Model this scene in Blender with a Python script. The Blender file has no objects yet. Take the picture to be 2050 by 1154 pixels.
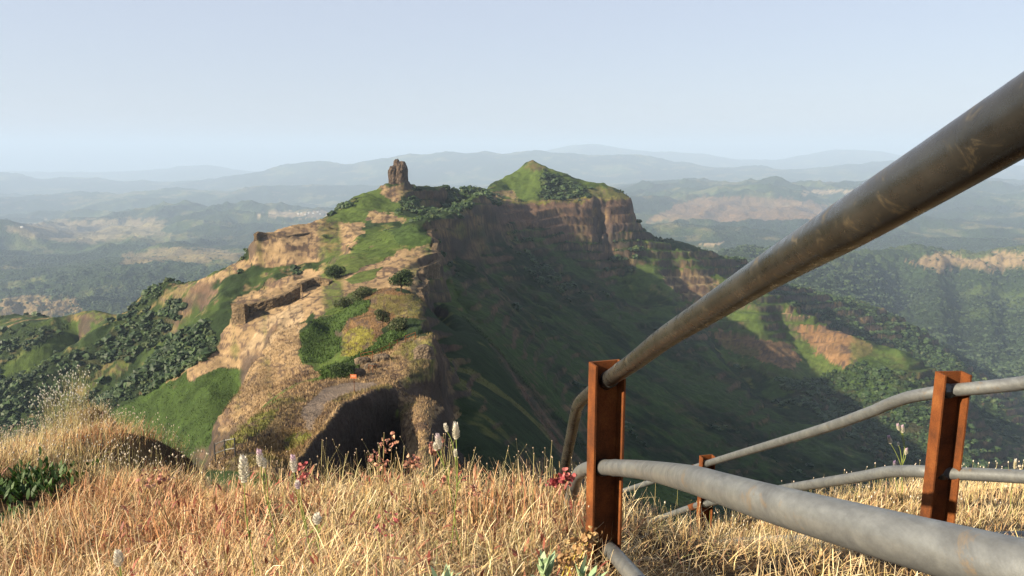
import bpy, math, random
import numpy as np
from concurrent.futures import ThreadPoolExecutor
from mathutils import Vector, Matrix

# ------------------------------------------------------------------ camera, sky, sun, exposure
SC = bpy.context.scene
COL = SC.collection
PITCH = math.radians(10.5)
FPX = 1491.0                       # focal length in pixels of a 2050 px wide picture
cam_d = bpy.data.cameras.new('camera')
cam = bpy.data.objects.new('camera', cam_d)
COL.objects.link(cam)
cam_d.sensor_width = 36.0
cam_d.lens = 36.0 * FPX / 2050.0
cam_d.clip_start = 0.02
cam_d.clip_end = 200000.0
cam.location = (0, 0, 0)
cam.rotation_euler = (math.pi / 2 - PITCH, 0, 0)
SC.camera = cam

SUN_EL = math.radians(26.0)
SUN_BACK = math.radians(25.0)      # the sun stands to the left and a little behind the camera
to_sun = Vector((-math.cos(SUN_BACK) * math.cos(SUN_EL), -math.sin(SUN_BACK) * math.cos(SUN_EL), math.sin(SUN_EL)))
world = bpy.data.worlds.new('World')
SC.world = world
world.use_nodes = True
wn = world.node_tree
bg = wn.nodes['Background']
sky = wn.nodes.new('ShaderNodeTexSky')
sky.sky_type = 'NISHITA'
sky.sun_disc = False
sky.sun_elevation = SUN_EL
sky.sun_rotation = math.atan2(to_sun.x, to_sun.y)
sky.altitude = 0
sky.air_density = 1.0
sky.dust_density = 1.0
sky.ozone_density = 1.5
pale = wn.nodes.new('ShaderNodeMix'); pale.data_type = 'RGBA'      # dusty high air: the sky is paler than a clean one
pale.inputs[0].default_value = 0.75
pale.inputs[7].default_value = (3.42, 3.62, 4.3, 1)
wn.links.new(sky.outputs[0], pale.inputs[6])
wn.links.new(pale.outputs[2], bg.inputs[0])
bg.inputs[1].default_value = 0.06

sun_d = bpy.data.lights.new('sun', 'SUN')
sun = bpy.data.objects.new('sun', sun_d)
COL.objects.link(sun)
sun_d.energy = 5.0
sun_d.angle = math.radians(0.53)
sun_d.color = (1.0, 0.86, 0.63)
sun.rotation_euler = to_sun.to_track_quat('Z', 'Y').to_euler()
sun.location = (-20, -5, 15)

SC.view_settings.view_transform = 'Standard'
SC.view_settings.look = 'None'
SC.view_settings.gamma = 1.0
SC.view_settings.exposure = 1.6
SC.cycles.max_bounces = 5
SC.cycles.diffuse_bounces = 2
SC.cycles.glossy_bounces = 2
SC.cycles.volume_bounces = 1
SC.cycles.transparent_max_bounces = 4

HAZE = 0.86e-4
rng = np.random.default_rng(7)
random.seed(7)

# ------------------------------------------------------------------ helpers
CP, SP = math.cos(PITCH), math.sin(PITCH)

def ray(px, py):
    u = (px - 1025.0) / FPX
    v = (577.0 - py) / FPX
    d = np.array([u, CP + v * SP, -SP + v * CP])
    return d / d[1]

def at(px, py, D, dz=0.0):
    """a point D metres ahead of the camera, in the direction of the picture point"""
    p = ray(px, py) * D
    p[2] += dz
    return p

def atz(px, D, z):
    """a point D metres ahead at height z, in the column of the picture (horizon row)"""
    # column measured along the horizon
    py = 301.0
    for _ in range(6):
        s = z / D
        v = (SP + s * CP) / (CP - s * SP)
        py = 577.0 - v * FPX
    r = ray(px, py)
    return np.array([r[0] * D, D, z])

def proj(P):
    """where points of the world stand in the picture: px, py"""
    x, y, z = P[..., 0], P[..., 1], P[..., 2]
    f = np.maximum(y * CP - z * SP, 1e-6)
    up = y * SP + z * CP
    return 1025 + FPX * x / f, 577 - FPX * up / f

def _hash(ix, iy, iz, seed):
    h = (ix.astype(np.int64) * 73856093) ^ (iy.astype(np.int64) * 19349663) ^ (iz.astype(np.int64) * 83492791) ^ (seed * 2654435)
    h = h & 0xffffffff
    h = ((h ^ (h >> 15)) * 2246822519) & 0xffffffff
    h = ((h ^ (h >> 13)) * 3266489917) & 0xffffffff
    h = h ^ (h >> 16)
    return ((h & 0xffff) / 32767.5 - 1.0).astype(np.float32)

def vnoise(x, y, seed=0, z=None):
    xi, yi = np.floor(x), np.floor(y)
    fx, fy = (x - xi).astype(np.float32), (y - yi).astype(np.float32)
    fx = fx * fx * fx * (fx * (fx * 6 - 15) + 10)
    fy = fy * fy * fy * (fy * (fy * 6 - 15) + 10)
    if z is None:
        k = np.zeros_like(xi)
        a = _hash(xi, yi, k, seed); b = _hash(xi + 1, yi, k, seed)
        c = _hash(xi, yi + 1, k, seed); d = _hash(xi + 1, yi + 1, k, seed)
        return (a * (1 - fx) + b * fx) * (1 - fy) + (c * (1 - fx) + d * fx) * fy
    zi = np.floor(z); fz = (z - zi).astype(np.float32)
    fz = fz * fz * (3 - 2 * fz)
    out = 0
    for dz_ in (0, 1):
        a = _hash(xi, yi, zi + dz_, seed); b = _hash(xi + 1, yi, zi + dz_, seed)
        c = _hash(xi, yi + 1, zi + dz_, seed); d = _hash(xi + 1, yi + 1, zi + dz_, seed)
        w = fz if dz_ else (1 - fz)
        out = out + w * ((a * (1 - fx) + b * fx) * (1 - fy) + (c * (1 - fx) + d * fx) * fy)
    return out

def fbm(x, y, scale, octaves, seed=0, gain=0.5, ridged=False, z=None):
    tot, amp, norm, f = 0, 1.0, 0.0, 1.0 / scale
    for o in range(octaves):
        a = 0.6 * o                                    # turn each octave so that no grid shows
        xr = (x * math.cos(a) - y * math.sin(a)) * f + 17.3 * o
        yr = (x * math.sin(a) + y * math.cos(a)) * f - 9.1 * o
        n = vnoise(xr, yr, seed + o * 31, None if z is None else z * f + 3.7 * o)
        if ridged:
            n = 1 - 2 * np.abs(n)
        tot = tot + amp * n
        norm += amp
        amp *= gain
        f *= 2.03
    return tot / norm

def smooth(e0, e1, x):
    t = np.clip((x - e0) / (e1 - e0), 0, 1)
    return t * t * (3 - 2 * t)

def mesh_obj(name, verts, faces, mats=(), parent=None, smooth_shade=False, colors=None, uniform=None, face_mats=None):
    """one mesh object from numpy arrays; uniform = number of corners when all faces have the same"""
    me = bpy.data.meshes.new(name)
    verts = np.asarray(verts, dtype=np.float32)
    if uniform:
        faces = np.asarray(faces, dtype=np.int32).reshape(-1, uniform)
        nf = len(faces)
        me.vertices.add(len(verts)); me.vertices.foreach_set('co', verts.ravel())
        me.loops.add(nf * uniform); me.loops.foreach_set('vertex_index', faces.ravel())
        me.polygons.add(nf)
        me.polygons.foreach_set('loop_start', np.arange(0, nf * uniform, uniform, dtype=np.int32))
        me.polygons.foreach_set('loop_total', np.full(nf, uniform, dtype=np.int32))
        me.update(calc_edges=True)
    else:
        me.from_pydata([tuple(map(float, v)) for v in verts], [], [tuple(int(i) for i in f) for f in faces])
        me.update()
    if colors is not None:
        at_ = me.color_attributes.new('tint', 'FLOAT_COLOR', 'POINT')
        c = np.ones((len(verts), 4), dtype=np.float32)
        c[:, :colors.shape[1]] = colors
        at_.data.foreach_set('color', c.ravel())
    for m in (mats if isinstance(mats, (list, tuple)) else (mats,)):
        me.materials.append(m)
    if face_mats is not None:
        me.polygons.foreach_set('material_index', np.asarray(face_mats, dtype=np.int32))
    me.polygons.foreach_set('use_smooth', np.full(len(me.polygons), bool(smooth_shade)))
    o = bpy.data.objects.new(name, me)
    COL.objects.link(o)
    if parent is not None:
        o.parent = parent
    return o

def tag(o, label=None, cat=None, group=None, kind=None):
    if label: o['label'] = label
    if cat: o['category'] = cat
    if group: o['group'] = group
    if kind: o['kind'] = kind
    return o

def empty(name, loc, label=None, cat=None, group=None):
    o = bpy.data.objects.new(name, None)
    o.empty_display_size = 0.2
    COL.objects.link(o)
    o.location = Vector([float(c) for c in loc])
    return tag(o, label, cat, group)

# ------------------------------------------------------------------ materials
def new_mat(name):
    m = bpy.data.materials.new(name)
    m.use_nodes = True
    nt = m.node_tree
    return m, nt, nt.nodes['Principled BSDF']

def N(nt, kind, **kw):
    n = nt.nodes.new(kind)
    for k, v in kw.items():
        if k.startswith('i_'):
            n.inputs[k[2:].replace('_', ' ')].default_value = v
        else:
            setattr(n, k, v)
    return n

def mixc(nt, blend, fac, a, b):
    n = nt.nodes.new('ShaderNodeMix')
    n.data_type = 'RGBA'; n.blend_type = blend
    for sock, v in ((0, fac), (6, a), (7, b)):
        if isinstance(v, bpy.types.NodeSocket): nt.links.new(v, n.inputs[sock])
        elif sock == 0: n.inputs[0].default_value = v
        else: n.inputs[sock].default_value = (*v, 1)
    return n.outputs[2]

def ramp(nt, src, stops):
    r = nt.nodes.new('ShaderNodeValToRGB')
    el = r.color_ramp.elements
    while len(el) < len(stops): el.new(0.5)
    for e, (p, c) in zip(el, stops):
        e.position = p
        e.color = (*c, 1) if isinstance(c, tuple) else (c, c, c, 1)
    nt.links.new(src, r.inputs[0])
    return r.outputs[0]

def terrain_mat(name, s1, s2, bump, crown, crown_bump, rough=0.95, contrast=(0.72, 1.25)):
    """ground whose colour is the mesh's own tint broken up by fine noise; tint alpha = how much tree cover"""
    m, nt, b = new_mat(name)
    a = N(nt, 'ShaderNodeVertexColor'); a.layer_name = 'tint'
    tc = N(nt, 'ShaderNodeNewGeometry')
    n1 = N(nt, 'ShaderNodeTexNoise', i_Scale=s1, i_Detail=5.0, i_Roughness=0.65)
    n2 = N(nt, 'ShaderNodeTexNoise', i_Scale=s2, i_Detail=4.0, i_Roughness=0.7)
    wv = N(nt, 'ShaderNodeVectorMath', operation='ADD')
    nt.links.new(tc.outputs['Position'], wv.inputs[0])
    nd = N(nt, 'ShaderNodeTexNoise', i_Scale=crown * 0.7, i_Detail=2.0)
    nt.links.new(tc.outputs['Position'], nd.inputs['Vector'])
    ds = N(nt, 'ShaderNodeVectorMath', operation='SCALE'); ds.inputs['Scale'].default_value = 0.9 / crown
    nt.links.new(nd.outputs[1], ds.inputs[0]); nt.links.new(ds.outputs[0], wv.inputs[1])
    vo = N(nt, 'ShaderNodeTexVoronoi', i_Scale=crown)
    nt.links.new(wv.outputs[0], vo.inputs['Vector'])
    for n in (n1, n2): nt.links.new(tc.outputs['Position'], n.inputs['Vector'])
    lo, hi = contrast
    r1 = ramp(nt, n1.outputs[0], [(0.25, lo), (0.75, hi)])
    r2 = ramp(nt, n2.outputs[0], [(0.3, lo + 0.1), (0.7, hi - 0.08)])
    c = mixc(nt, 'MULTIPLY', 1.0, a.outputs[0], r1)
    c = mixc(nt, 'MULTIPLY', 1.0, c, r2)
    vr = N(nt, 'ShaderNodeSeparateColor'); nt.links.new(vo.outputs['Color'], vr.inputs[0])
    cr = ramp(nt, vr.outputs[0], [(0.0, (0.6, 0.62, 0.6)), (0.6, (1.1, 1.05, 0.95)), (1.0, (1.5, 1.45, 1.3))])
    c = mixc(nt, 'MULTIPLY', a.outputs[1], c, cr)
    nt.links.new(c, b.inputs['Base Color'])
    b.inputs['Roughness'].default_value = rough
    b.inputs['Specular IOR Level'].default_value = 0.1
    ad = N(nt, 'ShaderNodeMath', operation='ADD')
    nt.links.new(n1.outputs[0], ad.inputs[0]); nt.links.new(n2.outputs[0], ad.inputs[1])
    bp = N(nt, 'ShaderNodeBump', i_Strength=0.9, i_Distance=bump)
    nt.links.new(ad.outputs[0], bp.inputs['Height'])
    iv = N(nt, 'ShaderNodeMath', operation='MULTIPLY_ADD'); iv.inputs[1].default_value = -1.0; iv.inputs[2].default_value = 1.0
    nt.links.new(vo.outputs['Distance'], iv.inputs[0])
    mu = N(nt, 'ShaderNodeMath', operation='MULTIPLY')
    nt.links.new(iv.outputs[0], mu.inputs[0]); nt.links.new(a.outputs[1], mu.inputs[1])
    bp2 = N(nt, 'ShaderNodeBump', i_Strength=1.0, i_Distance=crown_bump)
    nt.links.new(mu.outputs[0], bp2.inputs['Height']); nt.links.new(bp.outputs[0], bp2.inputs['Normal'])
    nt.links.new(bp2.outputs[0], b.inputs['Normal'])
    return m

def tint_mat(name, rough=0.8, transl=0.0, spec=0.2, noise=0.0, nscale=200.0):
    """material that takes its colour from the mesh's tint (leaves, blades)"""
    m, nt, b = new_mat(name)
    a = N(nt, 'ShaderNodeVertexColor'); a.layer_name = 'tint'
    c = a.outputs[0]
    if noise:
        n = N(nt, 'ShaderNodeTexNoise', i_Scale=nscale, i_Detail=3.0)
        r = ramp(nt, n.outputs[0], [(0.3, 1 - noise), (0.7, 1 + noise)])
        c = mixc(nt, 'MULTIPLY', 1.0, c, r)
    nt.links.new(c, b.inputs['Base Color'])
    b.inputs['Roughness'].default_value = rough
    b.inputs['Specular IOR Level'].default_value = spec
    if transl:
        tr = N(nt, 'ShaderNodeBsdfTranslucent')
        nt.links.new(c, tr.inputs[0])
        mx = N(nt, 'ShaderNodeMixShader', i_Fac=transl)
        out = nt.nodes['Material Output']
        nt.links.new(b.outputs[0], mx.inputs[1]); nt.links.new(tr.outputs[0], mx.inputs[2])
        nt.links.new(mx.outputs[0], out.inputs['Surface'])
    return m

MAT = {}
MAT['ridge'] = terrain_mat('ridge_ground', 0.3, 2.4, 0.45, 0.22, 2.2)
MAT['far'] = terrain_mat('far_ground', 0.012, 0.06, 8.0, 0.07, 9.0)

# ------------------------------------------------------------------ the land: measured crest, gully and cliff lines
L = []     # polylines of (px, py, D[, dz])
Z = []     # hidden places (px, D, z)
def line(*pts): L.append(pts)

# plateau edge, path and platform below the camera
line((600,940,44),(650,880,53),(700,822,63),(745,800,69),(788,780,75))
line((596,925,46,0.3),(640,872,55,0.3),(680,824,64,0.35),(735,797,71,0.3),(780,772,77,0.2))
line((605,1100,42),(655,1050,50.5),(705,1000,60),(750,985,66),(783,940,71))
line((560,960,42),(610,890,52),(650,850,59),(690,815,67),(740,785,77),(790,765,84))
line((425,925,47),(445,900,50),(480,862,57),(540,812,67),(600,775,80),(650,762,86),(730,756,89))
line((530,890,50,-0.8),(560,868,54,-1.6),(588,848,58,-1.2))
line((560,830,62),(620,800,70),(690,780,79),(760,768,84))
line((380,990,46),(410,960,50),(440,935,55))
# flank right of the dark wall
line((792,785,76),(830,795,79),(885,822,78))
line((885,826,74),(868,846,68),(852,872,61),(846,912,54),(850,955,49))
line((798,820,74),(803,850,70),(812,900,63),(824,950,57))
line((908,880,66,-4),(900,920,56,-4),(940,940,62,-8))
line((830,785,86,-3),(870,815,86,-6),(920,840,86,-9))
# rocky knob with the fence
line((700,745,95),(735,718,104),(775,706,110),(830,690,118),(866,672,124))
line((770,755,90),(820,752,91),(868,742,95),(880,718,103),(876,690,115))
line((800,720,99),(840,715,101))
line((872,775,94,-3),(886,760,97,-5),(892,720,106,-6),(886,690,118,-4))
# dome with the trees
line((708,612,188),(730,592,195),(765,579,200),(800,577,202),(832,590,196),(846,612,180),(852,638,155))
line((700,640,168),(760,630,168),(820,618,172))
line((690,700,137),(740,680,142),(790,668,145),(840,655,142))
line((660,735,122),(700,728,116),(720,722,108))
line((690,610,196,-2),(660,640,180,-3),(640,680,155,-2.5),(640,720,135,-1.5),(640,760,112))
line((620,640,182),(600,670,172),(598,700,158),(610,740,132),(600,765,100))
# tan slope on the left flank
line((600,600,240),(560,640,216),(540,680,192),(520,720,172))
line((560,780,126),(540,740,155))
line((498,745,170),(486,780,152),(455,830,132),(432,850,125),(450,870,110),(470,880,95))
line((505,740,190,-12),(470,790,175,-14),(415,850,160,-16),(420,900,140,-20))
# terrace with the angular wall
line((472,640,247),(505,636,246),(560,617,252),(598,604,257),(604,580,268),(650,572,272),(664,563,276))
line((486,606,256),(510,600,262),(560,573,282),(600,562,288),(640,556,290),(700,530,300))
line((440,690,240),(450,665,243),(470,645,246))
line((440,712,234),(480,724,222),(530,700,212),(580,680,200))
line((470,600,300,-16),(520,590,320,-14),(600,556,335,-10),(660,545,330,-4))
# ridge top between dome and pinnacle
line((740,600,208,-1),(790,590,215,-1),(830,600,215,-1))
line((660,560,275),(700,545,285),(760,530,295),(800,508,325),(850,503,330))
line((690,575,245),(740,560,255),(800,555,255),(850,545,268))
line((640,545,305),(700,510,345),(740,480,390),(770,468,405),(820,455,420))
line((700,500,352),(730,462,430),(720,445,462))
line((862,462,385),(855,480,362),(872,490,345),(868,508,325),(880,520,312),(842,542,283),(838,556,268),(852,572,250),(835,590,232),(842,606,220))
line((880,468,382,-12),(876,486,360,-12),(892,495,342,-14),(890,512,322,-14),(902,530,308,-15),(866,556,280,-10),(872,580,248,-12),(862,608,215,-9))
line((780,400,530),(770,420,505),(800,440,465),(830,448,445))
line((860,425,520),(900,420,560),(950,405,660))
line((870,450,455,2),(920,430,530,1))
# crest at the pinnacle and the saddle beyond
line((650,440,500),(680,422,525),(715,402,545),(745,386,555),(762,374,558),(780,368,560),(812,368,562),(824,380,566),(850,388,590),(870,386,610),(888,381,630),(910,383,650),(935,389,680),(950,383,700),(975,379,770))
line((830,400,565),(860,405,590,-3),(920,404,660,-3))
# cone hill and its shelf
line((975,379,810),(1000,366,850),(1030,345,875),(1052,327,884),(1066,322,885),(1080,329,886),(1108,345,890),(1140,357,893),(1165,366,893),(1182,380,890),(1192,376,880),(1206,373,874),(1230,383,864),(1250,391,856),(1262,397,849))
line((985,385,790),(1020,385,820),(1060,372,840))
line((985,402,770),(1030,402,790),(1060,400,797),(1110,398,806),(1170,396,822),(1225,395,838))
# cliff edge, bay and cliff foot
line((865,460,395),(885,455,425),(915,443,470),(945,432,535),(975,424,600),(1000,411,690),(1018,405,745),(1050,404,778),(1110,408,792),(1170,408,806),(1222,403,826),(1262,401,845))
line((890,480,410,-14),(915,500,440),(950,490,535),(985,470,610),(1010,460,670),(1050,440,750),(1085,455,752),(1120,470,760),(1150,482,768),(1175,478,778),(1222,460,800),(1268,450,824),(1277,462,834))
line((1262,401,850),(1268,430,852,-2),(1280,452,846))
# shaded flank of the ridge
line((880,560,262,-8),(930,625,226,-5),(970,680,210),(1010,760,180),(1060,830,160),(1110,900,142),(1140,960,130))
line((870,640,165,-6),(900,700,145,-3),(950,800,122),(1000,900,104),(1040,960,95))
line((885,720,112,-8),(930,800,104,-4),(960,880,90,-4),(980,950,80,-4))
line((900,560,330),(950,600,330),(1000,680,290),(1060,780,240),(1120,880,205))
line((950,540,430),(1000,590,430),(1050,660,390),(1100,760,320),(1170,880,260))
line((1010,510,600),(1060,540,610),(1120,600,570),(1180,700,480),(1230,800,400),(1290,900,340))
line((1100,520,700),(1160,540,720),(1200,600,650),(1260,660,590),(1330,760,510),(1400,860,430))
line((1200,500,800),(1240,560,760),(1290,620,700))
line((1200,950,280),(1350,970,310),(1500,980,360),(1650,970,410),(1800,965,450))
line((1500,800,540),(1500,900,430))
line((1600,900,470),(1640,850,520))
# lit spurs on the right
line((1277,462,838),(1310,476,842),(1340,490,840),(1400,527,835),(1440,548,830),(1480,566,822),(1540,592,808),(1600,625,792),(1680,662,772),(1748,693,752),(1800,700,740),(1840,716,728),(1880,750,712),(1930,800,700),(1980,860,690),(2050,940,680),(2200,1100,660))
line((1290,490,820),(1330,550,780),(1370,610,730),(1400,660,690),(1440,720,640),(1490,770,590))
line((1340,560,790,-8),(1400,620,745,-12),(1440,670,715,-14),(1480,720,670,-14),(1530,790,610,-12))
line((1420,560,815),(1480,620,770),(1540,690,715),(1600,760,655),(1660,830,590),(1740,890,540),(1840,960,500))
line((1560,640,775,-9),(1620,700,725,-16),(1680,770,670,-18),(1740,840,610,-18),(1820,910,570,-18))
line((1640,650,778),(1700,720,715),(1760,770,680),(1830,860,620),(1900,930,580))
# second spur behind the first
line((1290,465,900,-6),(1350,490,940),(1400,505,960),(1480,534,1000),(1553,570,1060),(1650,600,1120),(1757,632,1150),(1857,682,1110),(1960,770,980),(2060,860,900),(2200,980,850))
Z += [(1330,890,-150),(1420,910,-190),(1480,920,-215),(1560,940,-250),(1650,930,-290),(1757,900,-320),(1857,880,-330),(1950,830,-340),(2080,790,-350)]
# spurs falling to the left
line((507,500,396),(506,524,392),(470,530,400),(440,540,406),(415,555,412),(385,567,420),(350,576,430),(318,576,440),(290,590,446),(265,612,450),(240,630,456),(200,634,482),(150,636,520),(80,642,575),(0,650,640),(-100,660,710),(-300,690,820),(-500,720,880))
line((150,636,520),(75,680,482),(0,728,462),(-100,790,440),(-300,860,420))
line((270,618,445),(190,665,420),(60,738,400),(0,763,395),(-100,800,390),(-300,900,370))
line((480,560,375),(440,600,350),(350,680,335),(280,760,322),(200,815,316),(100,860,310),(0,900,300),(-200,960,290))
line((160,660,495,-12),(110,710,450,-16),(20,755,430,-16),(-80,810,420,-14))
line((400,590,395,-10),(330,660,385,-18),(220,725,375,-20),(100,800,360,-20),(0,830,355,-20),(-150,880,350,-20))
line((455,640,300,-10),(420,690,285,-16),(330,760,285,-20),(250,820,278,-20),(100,900,270,-20),(0,930,265,-20))
line((440,707,236),(410,712,233),(375,728,233),(330,760,236),(280,795,238),(220,826,242),(150,870,242),(50,940,240),(-100,1030,240))
line((480,760,205,-8),(420,790,208),(360,830,212),(300,850,216),(200,920,215))
line((495,790,185,-14),(440,880,180),(380,920,185),(300,960,190))
# the near bastion cliff on the left
line((510,476,396),(516,471,402),(560,478,401),(592,474,410),(625,470,418))
line((506,522,389),(545,535,382),(600,545,374),(645,545,364),(690,515,372),(720,490,385))
line((555,463,432),(600,456,444),(650,438,470),(700,446,462))
line((500,545,372,-5),(540,560,362),(585,556,356))
# hidden ground (behind crests and below the camera)
Z += [(500,470,-105),(400,520,-140),(300,560,-165),(150,660,-210),(0,780,-250),(-200,900,-290),(600,560,-115),(680,620,-130),(760,700,-120),(850,760,-100),(930,850,-100),(600,750,-200),(400,750,-260),
      (1000,980,-130),(1065,1000,-120),(1180,1000,-140),(1270,960,-130),(900,1050,-220),(700,1000,-260),
      (600,28,-19),(800,28,-26),(1025,14,-16),(1025,30,-32),(1300,14,-22),(1300,40,-50),(1500,60,-80),(1500,150,-115),(1900,150,-140),(1900,60,-90),(1100,60,-45),
      (300,14,-16),(200,30,-36),(200,60,-56),(0,100,-85),(-200,100,-100),(350,60,-48),(300,100,-68),(-300,200,-130),(1300,200,-110),(2300,200,-160),(2300,400,-220),(1700,250,-160),(1350,120,-85),(-400,14,-16),(2400,14,-22),(-400,40,-45),(2400,60,-90)]
# valleys and far country
Z += [(1050,1300,-330),(800,1300,-380),(500,1200,-430),(200,1200,-450),(-200,1200,-460),(1300,1300,-330),(1500,1350,-390),
      (1000,2000,-520),(500,2000,-560),(0,2000,-560),(-400,2000,-560)]
line((1850,695,1400),(1950,760,1250),(2050,800,1150),(2200,900,1050))
line((1600,560,1800),(1700,600,1650),(1800,650,1550))
line((1480,500,2300),(1650,530,2250),(1800,512,2600),(1870,510,2650),(1950,520,2600),(2050,503,2700),(2250,490,2800),(2500,500,2700))
line((1870,514,2600),(1878,600,2050),(1895,690,1600))
line((1915,540,2450,-30),(1925,600,2050,-36),(1938,690,1600,-28))
line((1965,524,2550),(1970,600,2100),(1985,690,1650))
line((2005,540,2450,-30),(2010,600,2050,-36),(2022,690,1600,-28))
line((2060,505,2650),(2070,600,2100),(2100,720,1500))
line((1800,540,2400,-30),(1815,600,2050,-40),(1840,660,1700,-30))
Z += [(1500,3200,-520),(1700,3300,-540),(1900,3300,-540),(2200,3300,-540),(2500,3300,-520),(1300,2600,-500)]
line((1300,470,3900),(1500,470,4100),(1750,480,4100),(2050,480,4200),(2400,480,4200))
line((1290,446,5600),(1400,442,5700),(1500,445,5800),(1650,438,6000),(1800,430,6200),(2100,430,6200),(2500,430,6200))
line((1300,407,6500),(1400,402,6700),(1460,394,6800),(1560,397,6900),(1700,400,7000),(1850,400,7100),(2100,400,7200),(2500,400,7200))
line((1280,375,9500),(1500,370,10000),(1800,368,10500),(2100,370,10500),(2500,370,10500))
line((0,600,2600),(200,560,2900),(420,545,3000),(500,560,2600))
line((-300,620,2400),(-100,610,2500))
line((0,640,2100),(150,640,2150),(250,600,2400))
line((260,535,3400),(330,515,3700),(370,497,3900),(400,502,3850),(450,520,3600),(500,505,3900))
line((0,500,4300),(100,495,4500),(250,490,4700),(420,495,4700),(560,480,4700))
line((-200,480,4300),(-60,462,4500),(0,457,4600),(30,462,4600),(70,478,4500))
line((0,470,6500),(150,465,6500),(250,460,6500))
line((230,445,6700),(300,428,7000),(370,423,7200),(450,430,7200),(540,430,7200),(640,436,7100),(760,440,7000))
line((300,440,8400,-40),(500,432,8600,-40),(700,432,8600,-40))
line((0,400,10500),(200,395,10500),(400,388,10800),(620,382,11000),(800,382,11200),(1000,385,11000))
line((0,420,9000,-60),(200,420,9000,-60),(400,415,9500,-60),(650,420,9500,-30),(900,420,9500,-40))
# skyline ranges
line((-600,345,16500),(-300,340,16500),(-80,342,16500),(0,347,16500),(45,352,16500),(85,364,16600),(125,357,16700),(160,360,16700),(195,356,16800),(240,366,16900),(300,366,17000),(350,362,17000),(420,364,17000),(470,352,16800),(520,347,16500),(548,337,16300),(600,331,16000),(645,326,16000),(700,329,16000),(745,320,16000),(800,315,16000),(855,311,16200),(892,303,16300),(925,309,16400),(968,301,16500),(1005,307,16500),(1052,303,16500),(1090,301,16500),(1120,306,16400),(1140,303,16300),(1200,313,16300),(1240,311,16200),(1300,316,16000),(1325,322,16000),(1352,330,15800),(1383,328,15600),(1412,340,15500),(1500,336,15500),(1560,342,15500),(1640,337,15500),(1720,334,15500),(1790,326,15500),(1850,336,15500),(1950,332,15500),(2050,336,15500),(2300,340,15500),(2700,340,15500))
line((0,385,13800,-100),(200,385,13800,-100),(450,382,13500,-80),(700,372,13200,-60),(900,365,13300,-40),(1100,360,13500,-40),(1300,362,13300,-40),(1500,366,13000,-40),(1800,366,13000,-40),(2200,366,13000,-40))
line((-600,380,19500,-60),(0,380,19500,-60),(400,380,19500,-60),(800,350,19500,-60),(1100,345,19500,-60),(1500,360,19500,-60),(2000,360,19500,-60),(2700,360,19500,-60))
line((-600,345,26000),(200,348,26000),(300,345,26000),(360,336,26000),(420,334,26000),(455,340,26000),(490,348,26000),(700,345,26000),(1000,330,26000),(1110,300,26000),(1150,293,26000),(1190,291,26000),(1240,298,26000),(1290,304,26000),(1400,310,26000),(1480,322,26000),(1560,322,26000),(1620,310,26000),(1660,303,26000),(1710,300,26000),(1760,305,26000),(1820,318,26000),(2100,330,26000),(2700,330,26000))
line((-900,345,36000,-300),(400,345,36000,-300),(1200,345,36000,-300),(2000,345,36000,-300),(2900,345,36000,-300))

def control_points():
    pts = []
    for pl in L:
        P = [at(p[0], p[1], p[2], p[3] if len(p) > 3 else 0.0) for p in pl]
        for a, b in zip(P[:-1], P[1:]):
            d = np.linalg.norm(b[:2] - a[:2])
            n = max(1, int(math.ceil(d / (0.02 * 0.5 * (a[1] + b[1])))))
            for k in range(n):
                pts.append(a + (b - a) * k / n)
        pts.append(P[-1])
    for px, D, z in Z:
        pts.append(atz(px, D, z))
    pts = np.array(pts)
    keep, seen = [], set()
    for i, p in enumerate(pts):                       # no two points closer than 0.4 % of their distance
        g = 0.006 * p[1]
        k = (round(math.log(p[1]) * 170), round(p[0] / p[1] * 220))
        if k in seen: continue
        seen.add(k); keep.append(i)
    return pts[keep]

CPTS = control_points()
print('control points', len(CPTS))

# the land is interpolated in (column, log distance) space so that near and far detail weigh alike
def warp(x, y):
    return (x / y) * 1.0, np.log(y) * 0.42

def rbf_fit(P, lam=2e-4):
    a, b = warp(P[:, 0], P[:, 1])
    A = np.stack([a, b], 1)
    # height measured relative to distance
    h = P[:, 2] / P[:, 1]
    n = len(A)
    d = np.sqrt(((A[:, None] - A[None]) ** 2).sum(-1))
    M = np.zeros((n + 3, n + 3))
    M[:n, :n] = d + 0 * np.eye(n)
    M[np.arange(n), np.arange(n)] -= lam
    M[:n, n] = 1; M[:n, n + 1:] = A
    M[n, :n] = 1; M[n + 1:, :n] = A.T
    w = np.linalg.solve(M, np.concatenate([h, np.zeros(3)]))
    return A.astype(np.float32), w

RA, RW = rbf_fit(CPTS)

def base_height(x, y):
    sh = x.shape
    a, b = warp(x.ravel(), y.ravel())
    a = a.astype(np.float32); b = b.astype(np.float32)
    out = np.empty(a.shape, dtype=np.float64)
    n = len(RA)
    w = RW[:n].astype(np.float32)
    r2 = (RA ** 2).sum(1)
    def chunk(i):
        q = slice(i, i + 8000)
        da = a[q, None] - RA[None, :, 0]
        db = b[q, None] - RA[None, :, 1]
        da *= da; db *= db; da += db
        np.sqrt(da, out=da)
        out[q] = da @ w
    with ThreadPoolExecutor(4) as ex:
        list(ex.map(chunk, range(0, len(a), 8000)))
    out += RW[n] + RW[n + 1] * a + RW[n + 2] * b
    return (out * y.ravel()).reshape(sh)

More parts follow.
